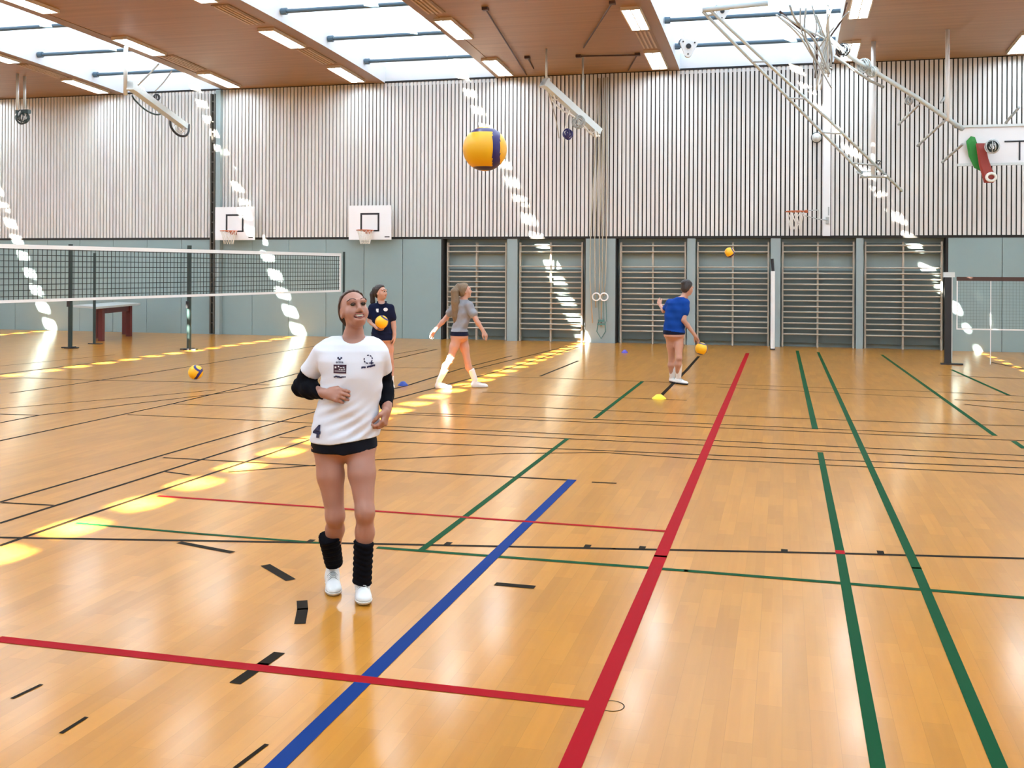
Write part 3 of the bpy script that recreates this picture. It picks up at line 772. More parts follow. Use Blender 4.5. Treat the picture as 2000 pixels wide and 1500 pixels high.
# ------------------------------------------------------------------ volleyballs
def volleyball(c, d, lab, euler=(0, 0, 0), rz=YAW):
    n_, m_ = 96, 48; b = MB(); r = d / 2
    def navy(p):
        x, y, z = p
        if y < .75 and .36 < x < .70: return True
        if .70 < z < .90 and x < .5: return True
        if -.98 < z < -.84 and x < .4: return True  # low band painted navy for the shaded bottom edge of the ball
        if y > .2 and (abs(x + .4) < .16): return True
        return False
    for i in range(m_ + 1):
        ph = math.pi * i / m_
        for j in range(n_):
            a = 2 * math.pi * j / n_
            b.v.append((r * math.sin(ph) * math.cos(a), r * math.sin(ph) * math.sin(a), r * math.cos(ph)))
    for i in range(m_):
        for j in range(n_):
            j2 = (j + 1) % n_
            f = (i * n_ + j, (i + 1) * n_ + j, (i + 1) * n_ + j2, i * n_ + j2)
            c4 = sum((Vector(b.v[k]) for k in f), Vector()) / 4 / r
            b.f.append(f); b.m.append(1 if navy(c4) else 0)
    o = b.build('volleyball', [M['yellow'], M['navy']], None, True)
    o.location = c
    o.rotation_euler = (Matrix.Rotation(rz, 3, 'Z') @ Matrix.Rotation(euler[2], 3, 'Z') @ Matrix.Rotation(euler[1], 3, 'Y') @ Matrix.Rotation(euler[0], 3, 'X')).to_euler()
    return tag(o, lab, 'volleyball')
volleyball(at_depth(947, 291, 4.98), .21, 'large yellow and navy volleyball in the air above the player in white')
volleyball(at_depth(1425, 493, 21.0), .2, 'small yellow volleyball flying in front of the fourth wall bars', (.6, .9, .4))

# ------------------------------------------------------------------ figures: blended volumes turned into one surface
BIG = 1.0
class Vol:
    """a list of blended volumes; each is (function, low corner, high corner, subtract?, blend width)"""
    def __init__(s): s.p = []
    def _add(s, fn, lo, hi, sub, k):
        m = 0.05 + k
        s.p.append((fn, np.array(lo, float) - m, np.array(hi, float) + m, sub, k)); return s
    def cap(s, a, b, r0, r1=None, k=.02, sub=False, flat=False):
        a, b = np.array(a, float), np.array(b, float); r1 = r0 if r1 is None else r1
        ab = b - a; L2 = max(1e-9, ab @ ab); L = math.sqrt(L2)
        def fn(P):
            t0 = ((P - a) @ ab) / L2; t = np.clip(t0, 0, 1)
            d = np.sqrt(((P - a - t[..., None] * ab) ** 2).sum(-1)) - (r0 + (r1 - r0) * t)
            if flat: d = np.maximum(d, np.maximum(-t0 * L, (t0 - 1) * L))
            return d
        R = max(r0, r1)
        return s._add(fn, np.minimum(a, b) - R, np.maximum(a, b) + R, sub, k)
    def chain(s, pts, rs, k=.02):
        for i in range(len(pts) - 1): s.cap(pts[i], pts[i + 1], rs[i], rs[i + 1], k)
        return s
    def ell(s, c, r, k=.02, sub=False, rot=None):
        c, r = np.array(c, float), np.array(r, float)
        Rm = None if rot is None else np.array(rot, float)
        def fn(P):
            q = P - c
            if Rm is not None: q = q @ Rm
            q = q / r
            n = np.sqrt((q ** 2).sum(-1)); g = np.sqrt(((q / r) ** 2).sum(-1)) + 1e-9
            return n * (n - 1) / g
        m = np.full(3, r.max()) if Rm is not None else r
        return s._add(fn, c - m, c + m, sub, k)
    def loft(s, st, k=.02, grow=0.0, yaw=0.0, pw=2.3):
        """st: rows of z, cx, cy, rx, ry"""
        st = np.array(sorted(st), float); z = st[:, 0]
        ca, sa = math.cos(yaw), math.sin(yaw)
        def fn(P):
            zz = P[..., 2]
            cx, cy, rx, ry = (np.interp(zz, z, st[:, i]) for i in (1, 2, 3, 4))
            rx = rx + grow; ry = ry + grow
            dx, dy = P[..., 0] - cx, P[..., 1] - cy
            u, v = (dx * ca + dy * sa) / rx, (-dx * sa + dy * ca) / ry
            n = (np.abs(u) ** pw + np.abs(v) ** pw) ** (1 / pw)
            d = (n - 1) * np.minimum(rx, ry)
            return np.maximum(d, np.maximum(z[0] - zz, zz - z[-1]))
        R = (np.maximum(st[:, 3], st[:, 4]) + grow)[:, None] * np.array([[1, 1]])
        lo = np.append((st[:, 1:3] - R).min(0), z[0]); hi = np.append((st[:, 1:3] + R).max(0), z[-1])
        return s._add(fn, lo, hi, sub=False, k=k)
    def join(s, o): s.p += o.p; return s
    def bounds(s):
        lo = np.min([p[1] for p in s.p if not p[3]], 0); hi = np.max([p[2] for p in s.p if not p[3]], 0); return lo, hi
    def value(s, P):
        V = np.full(P.shape[:-1], BIG)
        for fn, lo, hi, sub, k in s.p:
            d = fn(P)
            V = smin(V, d, k) if not sub else -smin(-V, d, k)
        return V
    def grid(s, lo, hi, vox):
        lo, hi = np.array(lo, float), np.array(hi, float)
        n = np.maximum(2, np.ceil((hi - lo) / vox).astype(int) + 1)
        ax = [lo[i] + vox * np.arange(n[i]) for i in range(3)]
        V = np.full(n, BIG)
        for fn, l, h, sub, k in s.p:
            i0 = np.clip(np.floor((l - lo) / vox).astype(int), 0, n); i1 = np.clip(np.ceil((h - lo) / vox).astype(int) + 1, 0, n)
            if (i1 <= i0).any(): continue
            sl = tuple(slice(a, b) for a, b in zip(i0, i1))
            P = np.stack(np.meshgrid(*[ax[i][sl[i]] for i in range(3)], indexing='ij'), -1)
            d = fn(P)
            V[sl] = smin(V[sl], d, k) if not sub else -smin(-V[sl], d, k)
        P = np.stack(np.meshgrid(*ax, indexing='ij'), -1)
        return V, P, lo
def smin(a, b, k):
    if k <= 0: return np.minimum(a, b)
    h = np.clip(k - np.abs(a - b), 0, None) / k
    return np.minimum(a, b) - h * h * k * .25
def surface(V, lo, vox):
    """surface nets"""
    ins = V < 0
    c = [ins[i:ins.shape[0] - 1 + i, j:ins.shape[1] - 1 + j, k:ins.shape[2] - 1 + k] for i in (0, 1) for j in (0, 1) for k in (0, 1)]
    s = sum(x.astype(np.int8) for x in c)
    act = (s > 0) & (s < 8)
    idx = np.full(act.shape, -1); cells = np.argwhere(act); idx[act] = np.arange(len(cells))
    acc = np.zeros((len(cells), 3)); cnt = np.zeros(len(cells))
    off = [(i, j, k) for i in (0, 1) for j in (0, 1) for k in (0, 1)]
    for a in range(8):
        for ax in range(3):
            if off[a][ax]: continue
            o2 = list(off[a]); o2[ax] = 1
            va = V[tuple((cells + off[a]).T)]; vb = V[tuple((cells + o2).T)]
            m = (va < 0) != (vb < 0)
            t = np.zeros(len(cells)); t[m] = va[m] / (va[m] - vb[m])
            p = np.array(off[a], float)[None].repeat(len(cells), 0); p[:, ax] += t
            acc[m] += p[m]; cnt[m] += 1
    verts = lo + vox * (cells + acc / cnt[:, None])
    faces = []
    for ax in range(3):
        b_, c_ = (ax + 1) % 3, (ax + 2) % 3
        A = ins[tuple(slice(0, -1) if i == ax else slice(None) for i in range(3))]
        B = ins[tuple(slice(1, None) if i == ax else slice(None) for i in range(3))]
        e = np.argwhere(A != B)
        ok = np.all([(e[:, i] >= 1) & (e[:, i] < ins.shape[i] - 1) for i in (b_, c_)], 0)
        e = e[ok]
        flip = A[tuple(e.T)]
        q = []
        for db, dc in ((-1, -1), (0, -1), (0, 0), (-1, 0)):
            f = e.copy(); f[:, b_] += db; f[:, c_] += dc; q.append(idx[tuple(f.T)])
        q = np.stack(q, 1); q[~flip] = q[~flip][:, ::-1]
        faces.append(q)
    return verts, np.concatenate(faces)
def vol_mesh(name, vol, vox, mats, parent, lo=None, hi=None, cut=None, extra=None, paint=None, relax=1):
    """cut(P, V) -> V trims or ripples; extra: further (vol, lo, hi, vox, cut) regions joined into the same mesh"""
    VV, FF, n0 = [], [], 0
    jobs = [(vol, lo, hi, vox, cut)] + (extra or [])
    for vl, l, h, vx, ct in jobs:
        bl, bh = vl.bounds()
        l = bl if l is None else np.array(l, float); h = bh if h is None else np.array(h, float)
        V, P, o = vl.grid(l, h, vx)
        if ct is not None: V = ct(P, V)
        v, f = surface(V, o, vx)
        if len(v) == 0: continue
        for _ in range(relax):                      # one light smoothing pass
            e = np.concatenate([f[:, [0, 1]], f[:, [1, 2]], f[:, [2, 3]], f[:, [3, 0]]])
            s_ = np.zeros_like(v); c_ = np.zeros(len(v))
            for a in range(3): s_[:, a] = np.bincount(e[:, 0], v[e[:, 1], a], len(v)) + np.bincount(e[:, 1], v[e[:, 0], a], len(v))
            c_ = np.bincount(e[:, 0], minlength=len(v)) + np.bincount(e[:, 1], minlength=len(v))
            v = .5 * v + .5 * s_ / np.maximum(c_, 1)[:, None]
        VV.append(v); FF.append(f + n0); n0 += len(v)
    v, f = np.concatenate(VV), np.concatenate(FF)
    me = bpy.data.meshes.new(name)
    me.vertices.add(len(v)); me.vertices.foreach_set('co', v.ravel())
    me.loops.add(len(f) * 4); me.loops.foreach_set('vertex_index', f.ravel().astype(np.int32))
    me.polygons.add(len(f)); me.polygons.foreach_set('loop_start', np.arange(0, len(f) * 4, 4, dtype=np.int32))
    me.polygons.foreach_set('use_smooth', np.ones(len(f), bool))
    if not isinstance(mats, (list, tuple)): mats = [mats]
    for m_ in mats: me.materials.append(m_)
    if paint is not None: me.polygons.foreach_set('material_index', paint(v[f].mean(1)).astype(np.int32))
    me.update(calc_edges=True); me.validate()
    o = bpy.data.objects.new(name, me); C.objects.link(o); o.parent = parent
    return o

def unit(v): v = np.array(v, float); return v / np.linalg.norm(v)
def hand(vol, wrist, d, n, t, size=1.0, curl=.5, spread=1.0, thumb_in=.5, wr=.024):
    """d: pointing direction, n: the way the palm faces, t: the thumb side"""
    d = unit(d); n = np.array(n, float); n = unit(n - d * (n @ d)); t = np.array(t, float); t = unit(t - d * (t @ d) - n * (t @ n))
    w = np.array(wrist, float); S = size; k = .006 * S
    vol.cap(w - d * .03 * S, w + d * .03 * S, wr * S * .9, .024 * S, .02 * S)
    offs = [.030, .0105, -.0095, -.029]; lens = [.070, .078, .072, .056]; kn = [.088, .092, .087, .078]
    for o, L, kk, fi in zip(offs, lens, kn, range(4)):
        base = w + d * .02 * S + t * o * .6 * S; kp = w + d * kk * S + t * o * S * (1 + .08 * spread)
        vol.cap(base, kp, .0145 * S, .0115 * S, .014 * S)
        dr = unit(d + t * (o * 3.2 * spread)); p = kp
        ang = curl * (.75 + .12 * fi)
        for seg, (fr, ra, rb) in enumerate(((.46, .0098, .0088), (.31, .0088, .0078), (.23, .0078, .0064))):
            ang_i = ang * (1.0 if seg == 0 else 1.15)
            dr = unit(dr * math.cos(ang_i) + n * math.sin(ang_i) if seg == 0 else dr * math.cos(ang_i) + unit(n - dr * (n @ dr)) * math.sin(ang_i)) if abs(n @ dr) < .98 else unit(dr * math.cos(ang_i) - d * math.sin(ang_i))
            q = p + dr * L * fr * S
            vol.cap(p, q, ra * S, rb * S, k); p = q
    b = w + d * .022 * S + t * .022 * S
    m1 = w + d * .058 * S + t * .050 * S + n * .014 * S
    m2 = m1 + unit(d * .8 + t * (.45 - thumb_in) + n * .5 * thumb_in * 2) * .034 * S
    m3 = m2 + unit(d * .85 + t * (.1 - thumb_in) + n * .6 * thumb_in * 2) * .028 * S
    vol.cap(b, m1, .0165 * S, .0125 * S, .014 * S); vol.cap(m1, m2, .0115 * S, .0105 * S, k); vol.cap(m2, m3, .0105 * S, .008 * S, k)
    return w + d * .09 * S

def skin_mat(name, c):
    return add_noise(mat(name, c, .48, sss=.12), 9, .12)
M['skin_a'] = skin_mat('skin_warm', (0.41, 0.195, 0.135))
M['skin_b'] = skin_mat('skin_fair', (0.52, 0.28, 0.20))
M['lip'] = mat('lip', (0.34, 0.105, 0.08), .5)
M['mouth'] = mat('mouth_dark', (0.07, 0.012, 0.01), .6)
M['tooth'] = mat('tooth', (0.80, 0.76, 0.68), .3)
M['eye_white'] = mat('eye_white', (0.75, 0.72, 0.68), .3)
M['iris'] = mat('iris', (0.035, 0.022, 0.014), .2)
M['hair_brown'] = add_noise(mat('hair_brown', (0.055, 0.026, 0.014), .5), 30, .6, (6, 6, .6), .3)
M['hair_dark'] = add_noise(mat('hair_dark', (0.022, 0.012, 0.009), .5), 30, .5, (6, 6, .6), .3)
M['hair_ash'] = add_noise(mat('hair_ash', (0.20, 0.135, 0.075), .55), 26, .6, (6, 6, .4), .3)
M['shirt_white'] = mat('shirt_white', (0.74, 0.76, 0.82), .75, spec=.2)
M['shirt_navy'] = mat('shirt_navy', (0.006, 0.009, 0.030), .8, spec=.12)
M['shirt_grey'] = add_noise(mat('shirt_grey', (0.25, 0.26, 0.29), .8), 20, .2)
M['shirt_blue'] = mat('shirt_blue', (0.004, 0.045, 0.26), .8, spec=.15)
M['shorts'] = mat('shorts_black', (0.004, 0.005, 0.010), .7, spec=.15)
M['shorts_navy'] = mat('shorts_navy', (0.005, 0.007, 0.026), .7, spec=.15)
M['sleeve'] = mat('sleeve_black', (0.003, 0.003, 0.005), .9, spec=.1)
M['sock'] = mat('sock_white', (0.80, 0.80, 0.80), .8)
M['shoe'] = mat('shoe_white', (0.76, 0.76, 0.74), .5)
M['sole'] = mat('sole_pale', (0.68, 0.67, 0.63), .6)
M['sole_dark'] = mat('sole_dark', (0.03, 0.03, 0.045), .6)
M['print'] = mat('shirt_print', (0.012, 0.012, 0.055), .7)
M['print_red'] = mat('shirt_print_plum', (0.05, 0.015, 0.035), .7)
M['print_white'] = mat('shirt_print_white', (0.75, 0.75, 0.76), .7)
M['metal'] = mat('necklace', (0.3, 0.3, 0.3), .3, metal=.8)

class Figure:
    def __init__(s, label, px, py, lateral=True):
        s.d0 = (CAM_H) * F_PX / (py - (HOR + (px - 1000) * ROLL))
        s.xc0 = (px - 1000) * s.d0 / F_PX
        loc = (s.xc0 * CY - s.d0 * SY, s.xc0 * SY + s.d0 * CY, 0)
        s.root = thing('person', label, 'person', loc, YAW)
        s.body = Vol(); s.hands = []
    def P(s, px, py, e=0.0):
        d = s.d0 + e
        return np.array([(px - 1000) * d / F_PX - s.xc0, e, CAM_H - (py - HOR - (px - 1000) * ROLL) * d / F_PX])
    def stations(s, rows):
        out = []
        for py, xl, xr, ry, e in rows:
            a, b = s.P(xl, py, e), s.P(xr, py, e)
            out.append((a[2], (a[0] + b[0]) / 2, e, (b[0] - a[0]) / 2, ry))
        return out
    def world(s, p): return s.root.matrix_basis @ Vector(p)
    # ---- head
    def head(s, px, py, e, yaw, pitch, size, skin, hair, roll=0.0, vox=.004, smile=False, hair_extra=None, hairline=.050, hair_grow=.012):
        c = s.P(px, py, e)
        Rm = np.array(Matrix.Rotation(R_(yaw), 3, 'Z') @ Matrix.Rotation(-R_(pitch), 3, 'X') @ Matrix.Rotation(R_(roll), 3, 'Y'))
        T = lambda p: c + Rm @ (np.array(p, float) * size)
        s.T, s.Rm, s.hc = T, Rm, c
        b = s.body; S = size
        def E(p, r, k=.02, sub=False): b.ell(T(p), np.array(r) * S, k * S, sub, Rm)
        E((0, .018, .032), (.072, .090, .082), .03)
        E((0, -.022, -.022), (.060, .070, .080), .035)
        E((0, -.052, -.082), (.036, .034, .028), .03)
        for x in (-1, 1):
            E((x * .036, -.058, -.030), (.026, .028, .030), .025)
            E((x * .030, -.094, .012), (.018, .010, .010), .016, True)
            b.cap(T((x * .050, -.070, .036)), T((x * .012, -.088, .033)), .011 * S, .011 * S, .018 * S)
            E((x * .072, .012, -.012), (.010, .020, .031), .010)
            E((x * .080, .006, -.010), (.006, .011, .018), .006, True)
            E((x * .012, -.098, -.030), (.009, .010, .008), .009)
        b.cap(T((0, -.084, .022)), T((0, -.109, -.020)), .008 * S, .0125 * S, .014 * S)
        if smile:
            E((0, -.086, -.056), (.031, .022, .0125), .008, True)
        else:
            E((0, -.090, -.055), (.020, .008, .003), .006, True)
        b.ell(T((0, -.082, -.078)), np.array((.022, .012, .009)) * S, .014 * S, False, Rm)
        # neck root inside the skull
        s.neck_top = T((0, .012, -.055))
        # ---- hair
        h = Vol()
        h.ell(T((0, .020, .034)), np.array((.073 + hair_grow, .091 + hair_grow, .083 + hair_grow)) * S, .01, False, Rm)
        h.ell(T((0, .045, -.02)), np.array((.066 + hair_grow, .062, .075)) * S, .03, False, Rm)
        if hair_extra: hair_extra(h, T, S)
        Ri = Rm.T
        def cut(P, V):
            q = (P - c) @ Rm / S
            y, z, x = q[..., 1], q[..., 2], np.abs(q[..., 0])
            line_ = -hairline + .50 * np.clip(.105 - z, 0, None) - .010 * np.cos(q[..., 0] * 30)
            line_ = np.where(z < -.01, np.maximum(line_, .022), line_)
            keep = line_ - y
            V2 = np.maximum(V, keep * S)
            V2 = np.where((y > .09) | (z < -.09), V, V2)
            strands = .0016 * np.sin(q[..., 0] * 260 + 30 * z) * S
            return V2 + strands
        vol_mesh('hair', h, vox, M[hair], s.root, cut=cut)
        # ---- eyes, brows, lips
        for x in (-1, 1):
            e_ = MB(); mm = Matrix.Translation(T((x * .031, -.0795, .0105))) @ Matrix(Rm).to_4x4()
            n_ = 14; rr = .0135 * S
            for i in range(n_ + 1):
                ph = math.pi * i / n_
                for j in range(18):
                    a = 2 * math.pi * j / 18
                    e_.v.append(tuple(mm @ Vector((rr * math.sin(ph) * math.cos(a), -rr * math.cos(ph), rr * .62 * math.sin(ph) * math.sin(a)))))
            for i in range(n_):
                for j in range(18):
                    e_.f.append((i * 18 + j, i * 18 + (j + 1) % 18, (i + 1) * 18 + (j + 1) % 18, (i + 1) * 18 + j)); e_.m.append(1 if i < 5 else 0)
            tag(e_.build('eye', [M['eye_white'], M['iris']], s.root, True), 'dark eye')
            lid = MB(); lid.tube([T((x * .045, -.084, .012)), T((x * .036, -.0945, .019)), T((x * .026, -.096, .0195)), T((x * .015, -.0905, .013))], .0022 * S, 6); lid.build('eyelash', M['iris'], s.root, True)
            br = MB(); br.tube([T((x * .056, -.077, .036)), T((x * .044, -.0915, .0445)), T((x * .028, -.0995, .0445)), T((x * .014, -.101, .038))], .0027 * S, 6, r_end=.0022 * S); tag(br.build('eyebrow', M[hair], s.root, True), 'dark eyebrow')
        if smile:
            arc = lambda w, y, z, zz: [T((w * u, y + .022 * u * u, z + zz * u * u)) for u in np.linspace(-1, 1, 11)]
            lp = MB(); lp.tube(arc(.036, -.0985, -.0455, .008), .0032 * S, 7); lp.tube(arc(.036, -.0955, -.0695, .032), .0036 * S, 7); tag(lp.build('lips', M['lip'], s.root, True), 'smiling parted lips')
            tm = MB()
            for u in np.linspace(-.95, .95, 12):
                p = np.array((.029 * u, -.0915 + .024 * u * u, -.053 + .006 * u * u)); tm.box((-.0024 * S, -.002 * S, -.006 * S), (.0024 * S, .003 * S, .006 * S), 0, Matrix.Translation(T(p)) @ Matrix(Rm).to_4x4())
            tag(tm.build('teeth', M['tooth'], s.root), 'white upper teeth')
            mo = MB(); mo.box((-.028 * S, -.001, -.016 * S), (.028 * S, .003, .012 * S), 0, Matrix.Translation(T((0, -.0775, -.056))) @ Matrix(Rm).to_4x4()); mo.build('mouth', M['mouth'], s.root)
        else:
            arc = lambda w, y, z, zz: [T((w * u, y + .016 * u * u, z + zz * u * u)) for u in np.linspace(-1, 1, 9)]
            lp = MB(); lp.tube(arc(.023, -.0955, -.0515, -.002), .004 * S, 6); lp.tube(arc(.021, -.0945, -.060, .005), .0045 * S, 6); lp.build('lips', M['lip'], s.root, True)
        return T
    def limb(s, pts, rs, k=.025): s.body.chain(pts, rs, k)
    def wrap(s, name, a, b, r0, r1, m, lab=None, vox=.005, ripple=0.0, bulge=0.0, pts=None):
        v = Vol()
        a, b = np.array(a, float), np.array(b, float)
        if bulge:
            mid = (a + b) / 2; v.cap(a, mid, r0, (r0 + r1) / 2 + bulge, .01, flat=True); v.cap(mid, b, (r0 + r1) / 2 + bulge, r1, .01, flat=True)
        else: v.cap(a, b, r0, r1, 0, flat=True)
        d = unit(b - a)
        def cut(P, V): return V + ripple * np.sin((P @ d) * 190 + 2 * np.sin(P[..., 0] * 40)) if ripple else V
        return tag(vol_mesh(name, v, vox, M[m], s.root, cut=cut), lab)
    def shoe(s, ankle, toe, m='shoe', sole='sole', L=.27, vox=.005, lab=None, tilt=0.0, sole_h=.022, ground=0.0):
        """ankle: joint above the heel; toe: where the tip points"""
        ankle, toe = np.array(ankle, float), np.array(toe, float)
        f = toe - ankle; f[2] = 0; f = unit(f); g = np.array([-f[1], f[0], 0.0])
        base = np.array([ankle[0], ankle[1], ground]) - f * .055
        up = np.array([0, 0, 1.0])
        Rt = np.array(Matrix.Rotation(tilt, 3, Vector(g)))
        X = lambda u, w, z: base + Rt @ (f * u + g * w + up * z)
        rot = Rt @ np.stack([f, g, up], 1)
        v = Vol(); k = L / .27
        v.ell(X(.03 * k, 0, .042), (.040 * k, .035, .046), .03, False, rot)
        v.ell(X(.09 * k, 0, .045), (.070 * k, .038, .045), .03, False, rot)
        v.ell(X(.165 * k, 0, .030), (.075 * k, .044, .034), .03, False, rot)
        v.ell(X(.215 * k, 0, .026), (.050 * k, .039, .026), .03, False, rot)
        v.cap(X(.035 * k, 0, .05), X(.045 * k, 0, .10), .036, .037, .03)
        n_up = Rt @ up
        def cu(P, V): return np.maximum(V, sole_h - (P - base) @ n_up)
        o = vol_mesh('shoe', v, vox, M[m], s.root, cut=cu); tag(o, lab)
        v2 = Vol(); v2.p = list(v.p)
        def cs(P, V):
            h = (P - base) @ n_up
            return np.maximum(np.maximum(V - .004, h - sole_h), .001 - h)
        so = vol_mesh('sole', v2, vox, M[sole], o, cut=cs)
        lc = MB()
        for u in np.linspace(.075, .145, 5):
            z = .087 - .28 * (u - .075)
            lc.tube([X(u * k, -.030, z - .010), X((u + .004) * k, -.012, z + .012), X((u + .006) * k, 0, z + .015), X((u + .004) * k, .012, z + .012), X(u * k, .030, z - .010)], .0035, 5)
        lc.build('laces', M['grey'], o, True)
        return o
def shade_smooth_cut_plane(z0, slope=0.0):
    return lambda P, V: np.maximum(V, z0 + slope * P[..., 0] - P[..., 2])
def raycast_vol(vol, cutfn, origin, d, steps=60):
    """march points along d until they meet the surface"""
    P = np.array(origin, float); d = np.array(d, float); v = 0
    for _ in range(steps):
        v = vol.value(P)
        if cutfn is not None: v = cutfn(P, v)
        P = P + d * np.clip(v, -.02, .05)[:, None] * .8
    return P
def text_polys(txt, size=1.0, bold=0.0):
    cu = bpy.data.curves.new('t', 'FONT'); cu.body = txt; cu.size = size; cu.offset = bold; cu.align_x = 'CENTER'; cu.align_y = 'CENTER'; cu.resolution_u = 2
    o = bpy.data.objects.new('t', cu); C.objects.link(o); bpy.context.view_layer.update()
    me = bpy.data.meshes.new_from_object(o.evaluated_get(bpy.context.evaluated_depsgraph_get()))
    v = [tuple(p.co)[:2] for p in me.vertices]; f = [tuple(p.vertices) for p in me.polygons]
    bpy.data.objects.remove(o); bpy.data.curves.remove(cu); bpy.data.meshes.remove(me)
    return v, f
def printed(fig, name, vol, cutfn, polys, center, right, up, m, lab, off=.0015, shear=0.0, parent=None):
    """lay flat polygons on the front of a garment: polys in metres about center, pushed back (+y) onto the cloth"""
    v, f = polys
    right, up = unit(right), unit(up)
    O = np.array([np.array(center) + right * (x + shear * y) + up * y + np.array((0, -.25, 0)) for x, y in v])
    Q = raycast_vol(vol, cutfn, O, (0, 1, 0)); Q = np.where((np.abs(Q[:, 1:2] - np.median(Q[:, 1])) > .12), np.array((0, np.median(Q[:, 1]), 0)) + Q * np.array((1, 0, 1)), Q) + np.array((0, -off, 0))
    b = MB(); b.v = [tuple(q) for q in Q]; b.f = f; b.m = [0] * len(f)
    o = b.build(name, M[m], parent or fig.root); return tag(o, lab)
def rects(lst, n=4):
    """rows of x0,y0,x1,y1 as subdivided polygons"""
    v, f = [], []
    for x0, y0, x1, y1 in lst:
        k = len(v)
        for i in range(n + 1):
            for j in range(n + 1): v.append((x0 + (x1 - x0) * i / n, y0 + (y1 - y0) * j / n))
        for i in range(n):
            for j in range(n): f.append((k + i * (n + 1) + j, k + (i + 1) * (n + 1) + j, k + (i + 1) * (n + 1) + j + 1, k + i * (n + 1) + j + 1))
    return v, f

# ================================================================== player in white, jogging towards the camera
g = Figure('smiling woman in white numbered T-shirt, black shorts and arm sleeves, jogging and looking up', 690, 1160)
P = g.P
shirt_rows = [(652, 674, 708, .050, .02), (662, 660, 724, .070, .02), (671, 640, 741, .088, .01), (684, 629, 746, .100, .0), (704, 627, 748, .112, -.005), (735, 633, 744, .112, -.01), (770, 631, 740, .108, -.005),
              (810, 623, 736, .110, .0), (840, 614, 735.5, .118, .0), (872, 610.5, 736, .124, .0)]
body_st = [(z, x, y, rx - .018, ry - .016) for z, x, y, rx, ry in g.stations(shirt_rows)]
SL, SR = P(630, 687, .01), P(741, 686, .01)
EL, WL = P(590, 757, .10), P(640, 769, -.11)
ER, WR = P(750, 752, .14), P(757, 799, -.02)
HL, HR = P(641, 862, .0), P(704, 862, .0)
KL, AL = P(657, 1008, -.03), P(652, 1100, .13)
KR, AR = P(715, 1000, -.13), P(712, 1136, -.07)
b = g.body
b.loft(body_st, .03)
b.ell(P(673, 868), (.165, .115, .10), .05)
for H, K_, A_, s in ((HL, KL, AL, -1), (HR, KR, AR, 1)):
    m1 = H + (K_ - H) * .45
    g.limb([H, m1 + (0, -.008, 0), K_], [.086, .074, .050], .03)
    c1 = K_ + (A_ - K_) * .30 + np.array((0, .018, 0))
    g.limb([K_, c1, A_], [.048, .050, .033], .03)
    b.ell(K_ + (0, -.016, .005), (.034, .028, .045), .04)
for S_, E_, W_ in ((SL, EL, WL), (SR, ER, WR)):
    g.limb([S_, S_ + (E_ - S_) * .4, E_], [.052, .044, .036], .03)
    g.limb([E_, E_ + (W_ - E_) * .3, W_], [.036, .038, .025], .02)
g.head(692, 606, .0, 25, 17, 1.0, 'skin_a', 'hair_brown', roll=-3, vox=.003, smile=True, hairline=.022, hair_grow=.008,
       hair_extra=lambda h, T, S: (h.ell(T((0, .118, .045)), (.036, .040, .036), .015), h.cap(T((0, .13, .04)), T((.0, .165, -.04)), .026, .012, .02)))
T = g.T
nb = P(691, 668, .03)
b.cap(nb, g.neck_top, .050, .047, .025)
b.cap(nb + (-.01, .01, -.02), nb + (0.0, 0, .03), .062, .052, .04)
hv_l, hv_r = Vol(), Vol()
hv_l.cap(EL + (WL - EL) * .6, WL, .032, .025, .01); hand(hv_l, WL, unit(WL - EL) * .55 + np.array((.75, -.3, .0)), (.35, .55, -.25), (.05, .1, 1), 1.0, .85, .6, .7)
hv_r.cap(ER + (WR - ER) * .6, WR, .031, .025, .01); hand(hv_r, WR, unit(WR - ER) * .5 + np.array((-.28, -.2, -.75)), (-.75, .1, -.1), (-.1, -1, -.1), 1.0, .80, .6, .7)
zn = nb[2] - .0
lo, hi = b.bounds()
vol_mesh('body', b, .006, M['skin_a'], g.root, lo, (hi[0], hi[1], zn + .03),
         extra=[(b, (lo[0], lo[1], zn + .015), hi, .003, None), (hv_l, None, None, .0028, None), (hv_r, None, None, .0028, None)])
# T-shirt
sh = Vol(); sh.loft(g.stations(shirt_rows), .02)
for S_, E_ in ((SL, EL), (SR, ER)):
    e = S_ + (E_ - S_) * .60
    sh.cap(S_ + (0, 0, -.008), e, .055, .060, .022)
sh.cap(P(642, 672, .01), P(668, 660, .02), .035, .03, .04); sh.cap(P(734, 672, .01), P(712, 660, .02), .035, .03, .04)
sh.loft(body_st, .03, grow=.012); sh.ell(P(673, 866), (.174, .134, .12), .03)
hem_l, hem_r = P(612, 862), P(735, 849)
slope = (hem_r[2] - hem_l[2]) / (hem_r[0] - hem_l[0])
ncut = P(692, 655, -.01)
def sleeve_cut(P_, V, S_, E_):
    d = unit(E_ - S_); L_ = np.linalg.norm(E_ - S_) * .56
    q = P_ - S_; t = q @ d
    near_ = np.linalg.norm(q - t[..., None] * d, axis=-1) < .088
    return np.where(near_ & (np.abs(P_[..., 0] - .02) > .13), np.maximum(V, t - L_), V)
